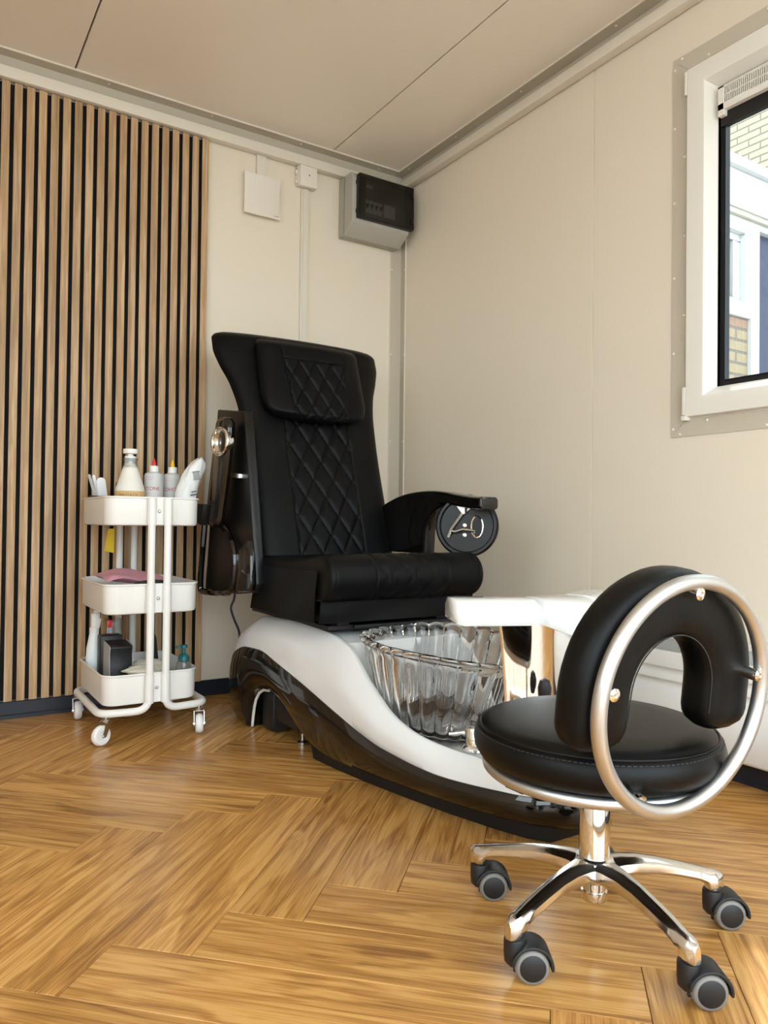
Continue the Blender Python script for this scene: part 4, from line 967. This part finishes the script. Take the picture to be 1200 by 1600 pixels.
# middle tray: pink foil mask packet
ctr = Vector((-1.362, -.34, z1t))
pk = thing('pink_pouch', 'pink foil pouch lying over the middle tray edge', 'pouch', ctr)
nu, nv_ = 22, 16; rows = [[], []]
for s, store in ((1, rows[0]), (-1, rows[1])):
    for j in range(nv_+1):
        v = j/nv_; row = []
        for i in range(nu+1):
            u = i/nu; x = -1.426+.225*u+.01*v; y = -.482+.27*v
            e = min(u, 1-u, v, 1-v); puff = .012*min(1, e/.15)
            z = z1t+.096+.012*math.sin(u*3.0+.4)+.006*math.sin(u*9+v*5)+.012*v*(1-u)-.018*max(0, u-.75)*4*(1-v) + s*puff
            row.append((x, y, z))
        store.append(row)
g = G(); g.loft(rows[0], False, False); g.loft(rows[1], False, False); obj('foil', g, 'pink_foil', pk, smooth=70)
obj('dark_window', G().prism([(-1.345, -.490, z1t+.093), (-1.235, -.490, z1t+.093), (-1.245, -.492, z1t+.103), (-1.285, -.492, z1t+.107), (-1.325, -.492, z1t+.102)], (0, .006, 0)), 'ink', pk, smooth=0)
tag(obj('flat_box', G().box(-1.40, -1.18, -.44, -.15, z1t, z1t+.045), 'file_grey', bevel=.002), 'grey box under the pink pouch in middle tray', 'box')
# bottom tray
def base(px, py, yy): p = at(px, py, 1, yy); return (p.x, p.y)
c = base(147, 1010, -.17)
sb_ = thing('spray_bottle', 'white trigger spray bottle at the left of the bottom tray', 'bottle', (*c, z2t))
Y2 = lambda h: z2t+h
rings = []
for h, rx, ry in ((0, .026, .022), (.004, .0285, .024), (.09, .0285, .024), (.135, .026, .022), (.165, .020, .018), (.190, .0155, .0150), (.198, .013, .013)):
    rings.append([(c[0]+rx*math.cos(2*PI*k/24), c[1]+ry*math.sin(2*PI*k/24), Y2(h)) for k in range(24)])
obj('body', G().loft(rings, True, True), 'spray_white', sb_, smooth=40)
obj('trigger_head', G().box(c[0]-.012, c[0]+.018, c[1]-.010, c[1]+.010, Y2(.205), Y2(.258)).box(c[0]-.004, c[0]+.020, c[1]-.008, c[1]+.008, Y2(.258), Y2(.268)), 'enamel_white', sb_, bevel=.005)
obj('collar', G().lathe([(0, Y2(.190)), (.0165, Y2(.190)), (.0165, Y2(.207)), (0, Y2(.207))], 20, (*c, 0)), 'enamel_white', sb_)
obj('trigger', G().obox((c[0]+.010, c[1]-.013, Y2(.222)), (.008, 0, 0), (0, .003, 0), (.002, -.004, .018)), 'enamel_white', sb_, bevel=.002)
x0, x1 = base(172, 1010, -.36)[0], base(209, 1010, -.36)[0]
dk = thing('dispenser_box', 'black curved front dispenser box standing in the bottom tray', 'box', ((x0+x1)/2, -.31, z2t))
pr = [(-.26, 0), (-.355, 0), (-.36, .05), (-.352, .10), (-.348, .135), (-.356, .158), (-.352, .163), (-.26, .172)]
obj('front', G().prism([(x0+.003, y, Y2(z)) for y, z in pr], (x1-x0-.006, 0, 0)), 'black_plastic', dk, bevel=.003)
for x in (x0, x1-.0022): obj('side_panel', G().prism([(x, y-.002, Y2(z)) for y, z in pr[:-1]]+[(x, -.26, Y2(.165))] if False else [(x, y-.002, Y2(z)) for y, z in pr], (.0022, 0, 0)), 'file_grey', dk, smooth=0)
obj('rear_block', G().box(x0-.008, x1-.012, -.258, -.20, Y2(0), Y2(.186)), 'black_plastic', dk, bevel=.004)
xr = base(166, 970, -.16)[0]
cb = thing('clear_box', 'clear plastic box with red cap behind the dispenser box', 'box', (xr+.03, -.16, z2t))
obj('body', G().box(xr-.004, xr+.05, -.19, -.14, Y2(0), Y2(.235)), 'clear_plastic', cb, bevel=.003)
obj('cap', G().box(xr-.003, xr+.012, -.197, -.191, Y2(.205), Y2(.232)), 'red_cap', cb, bevel=.002)
# cotton gloves
def blob(name, lab, cat, c, sx_, sy_, sz_, mat, seed, grp=None, par=None):
    rings = []
    for i in range(1, 12):
        th = PI*i/12; ring = []
        for k in range(28):
            a = 2*PI*k/28; n = 1+.14*math.sin(3*a+seed)+.09*math.sin(7*a+seed*2+i)+.07*math.sin(5*th+a*2)
            ring.append((c[0]+sx_*math.sin(th)*math.cos(a)*n, c[1]+sy_*math.sin(th)*math.sin(a)*n, c[2]+sz_*max(-.8, math.cos(th))*(1+.12*math.sin(4*a+seed))))
        rings.append(ring)
    o = obj(name, G().loft(rings, True, True), mat, par, smooth=70)
    return tag(o, lab, cat, grp) if par is None else o
p = at(224, 1045, 1, -.40); gl = blob('cotton_pad_bundle', 'cream cotton bundle at the front of the bottom tray', 'cotton', (p.x+.004, p.y, z2t+.084), .066, .045, .018, 'cotton', .7)
p = at(228, 1034, 1, -.30); blob('cotton_cloth', 'pale folded cotton cloth behind the cream bundle in bottom tray', 'cloth', (p.x, p.y, z2t+.082), .062, .040, .020, 'cotton', 2.2)
tag(obj('storage_box', G().box(x1+.006, -1.20, -.45, -.225, z2t, z2t+.064), 'file_grey', bevel=.003), 'low grey box under the cotton in the bottom tray', 'box')
p0 = at(243, 1046, 1, -.24); p1 = at(240, 985, 1, -.22)
tag(obj('foot_rasp', G().prism([(p0.x-.014, -.215, z2t+.0), (p0.x+.026, -.215, z2t+.0), (p0.x+.012, -.205, z2t+.16), (p0.x-.002, -.205, z2t+.195), (p0.x-.010, -.205, z2t+.19)], (0, .010, 0)), 'black_plastic', bevel=.002), 'black wedge shaped rasp standing behind the trolley posts', 'foot file')
c = (-1.1640, -.445)
tb = thing('pump_bottle', 'small clear bottle with teal pump at the right of the bottom tray', 'bottle', (*c, z2t))
obj('body', G().lathe([(0, Y2(0)), (.022, Y2(0)), (.025, Y2(.004)), (.025, Y2(.090)), (.022, Y2(.108)), (.017, Y2(.116)), (0, Y2(.116))], 28, (*c, 0)), 'clear_plastic', tb)
obj('pump', G().lathe([(0, Y2(.112)), (.0185, Y2(.112)), (.019, Y2(.124)), (.013, Y2(.134)), (.006, Y2(.138)), (.006, Y2(.156)), (.013, Y2(.158)), (.0125, Y2(.166)), (0, Y2(.168))], 24, (*c, 0)).obox((c[0]-.012, c[1], Y2(.161)), (.014, 0, .001), (0, .004, 0), (0, 0, .004)), 'teal', tb, smooth=40)
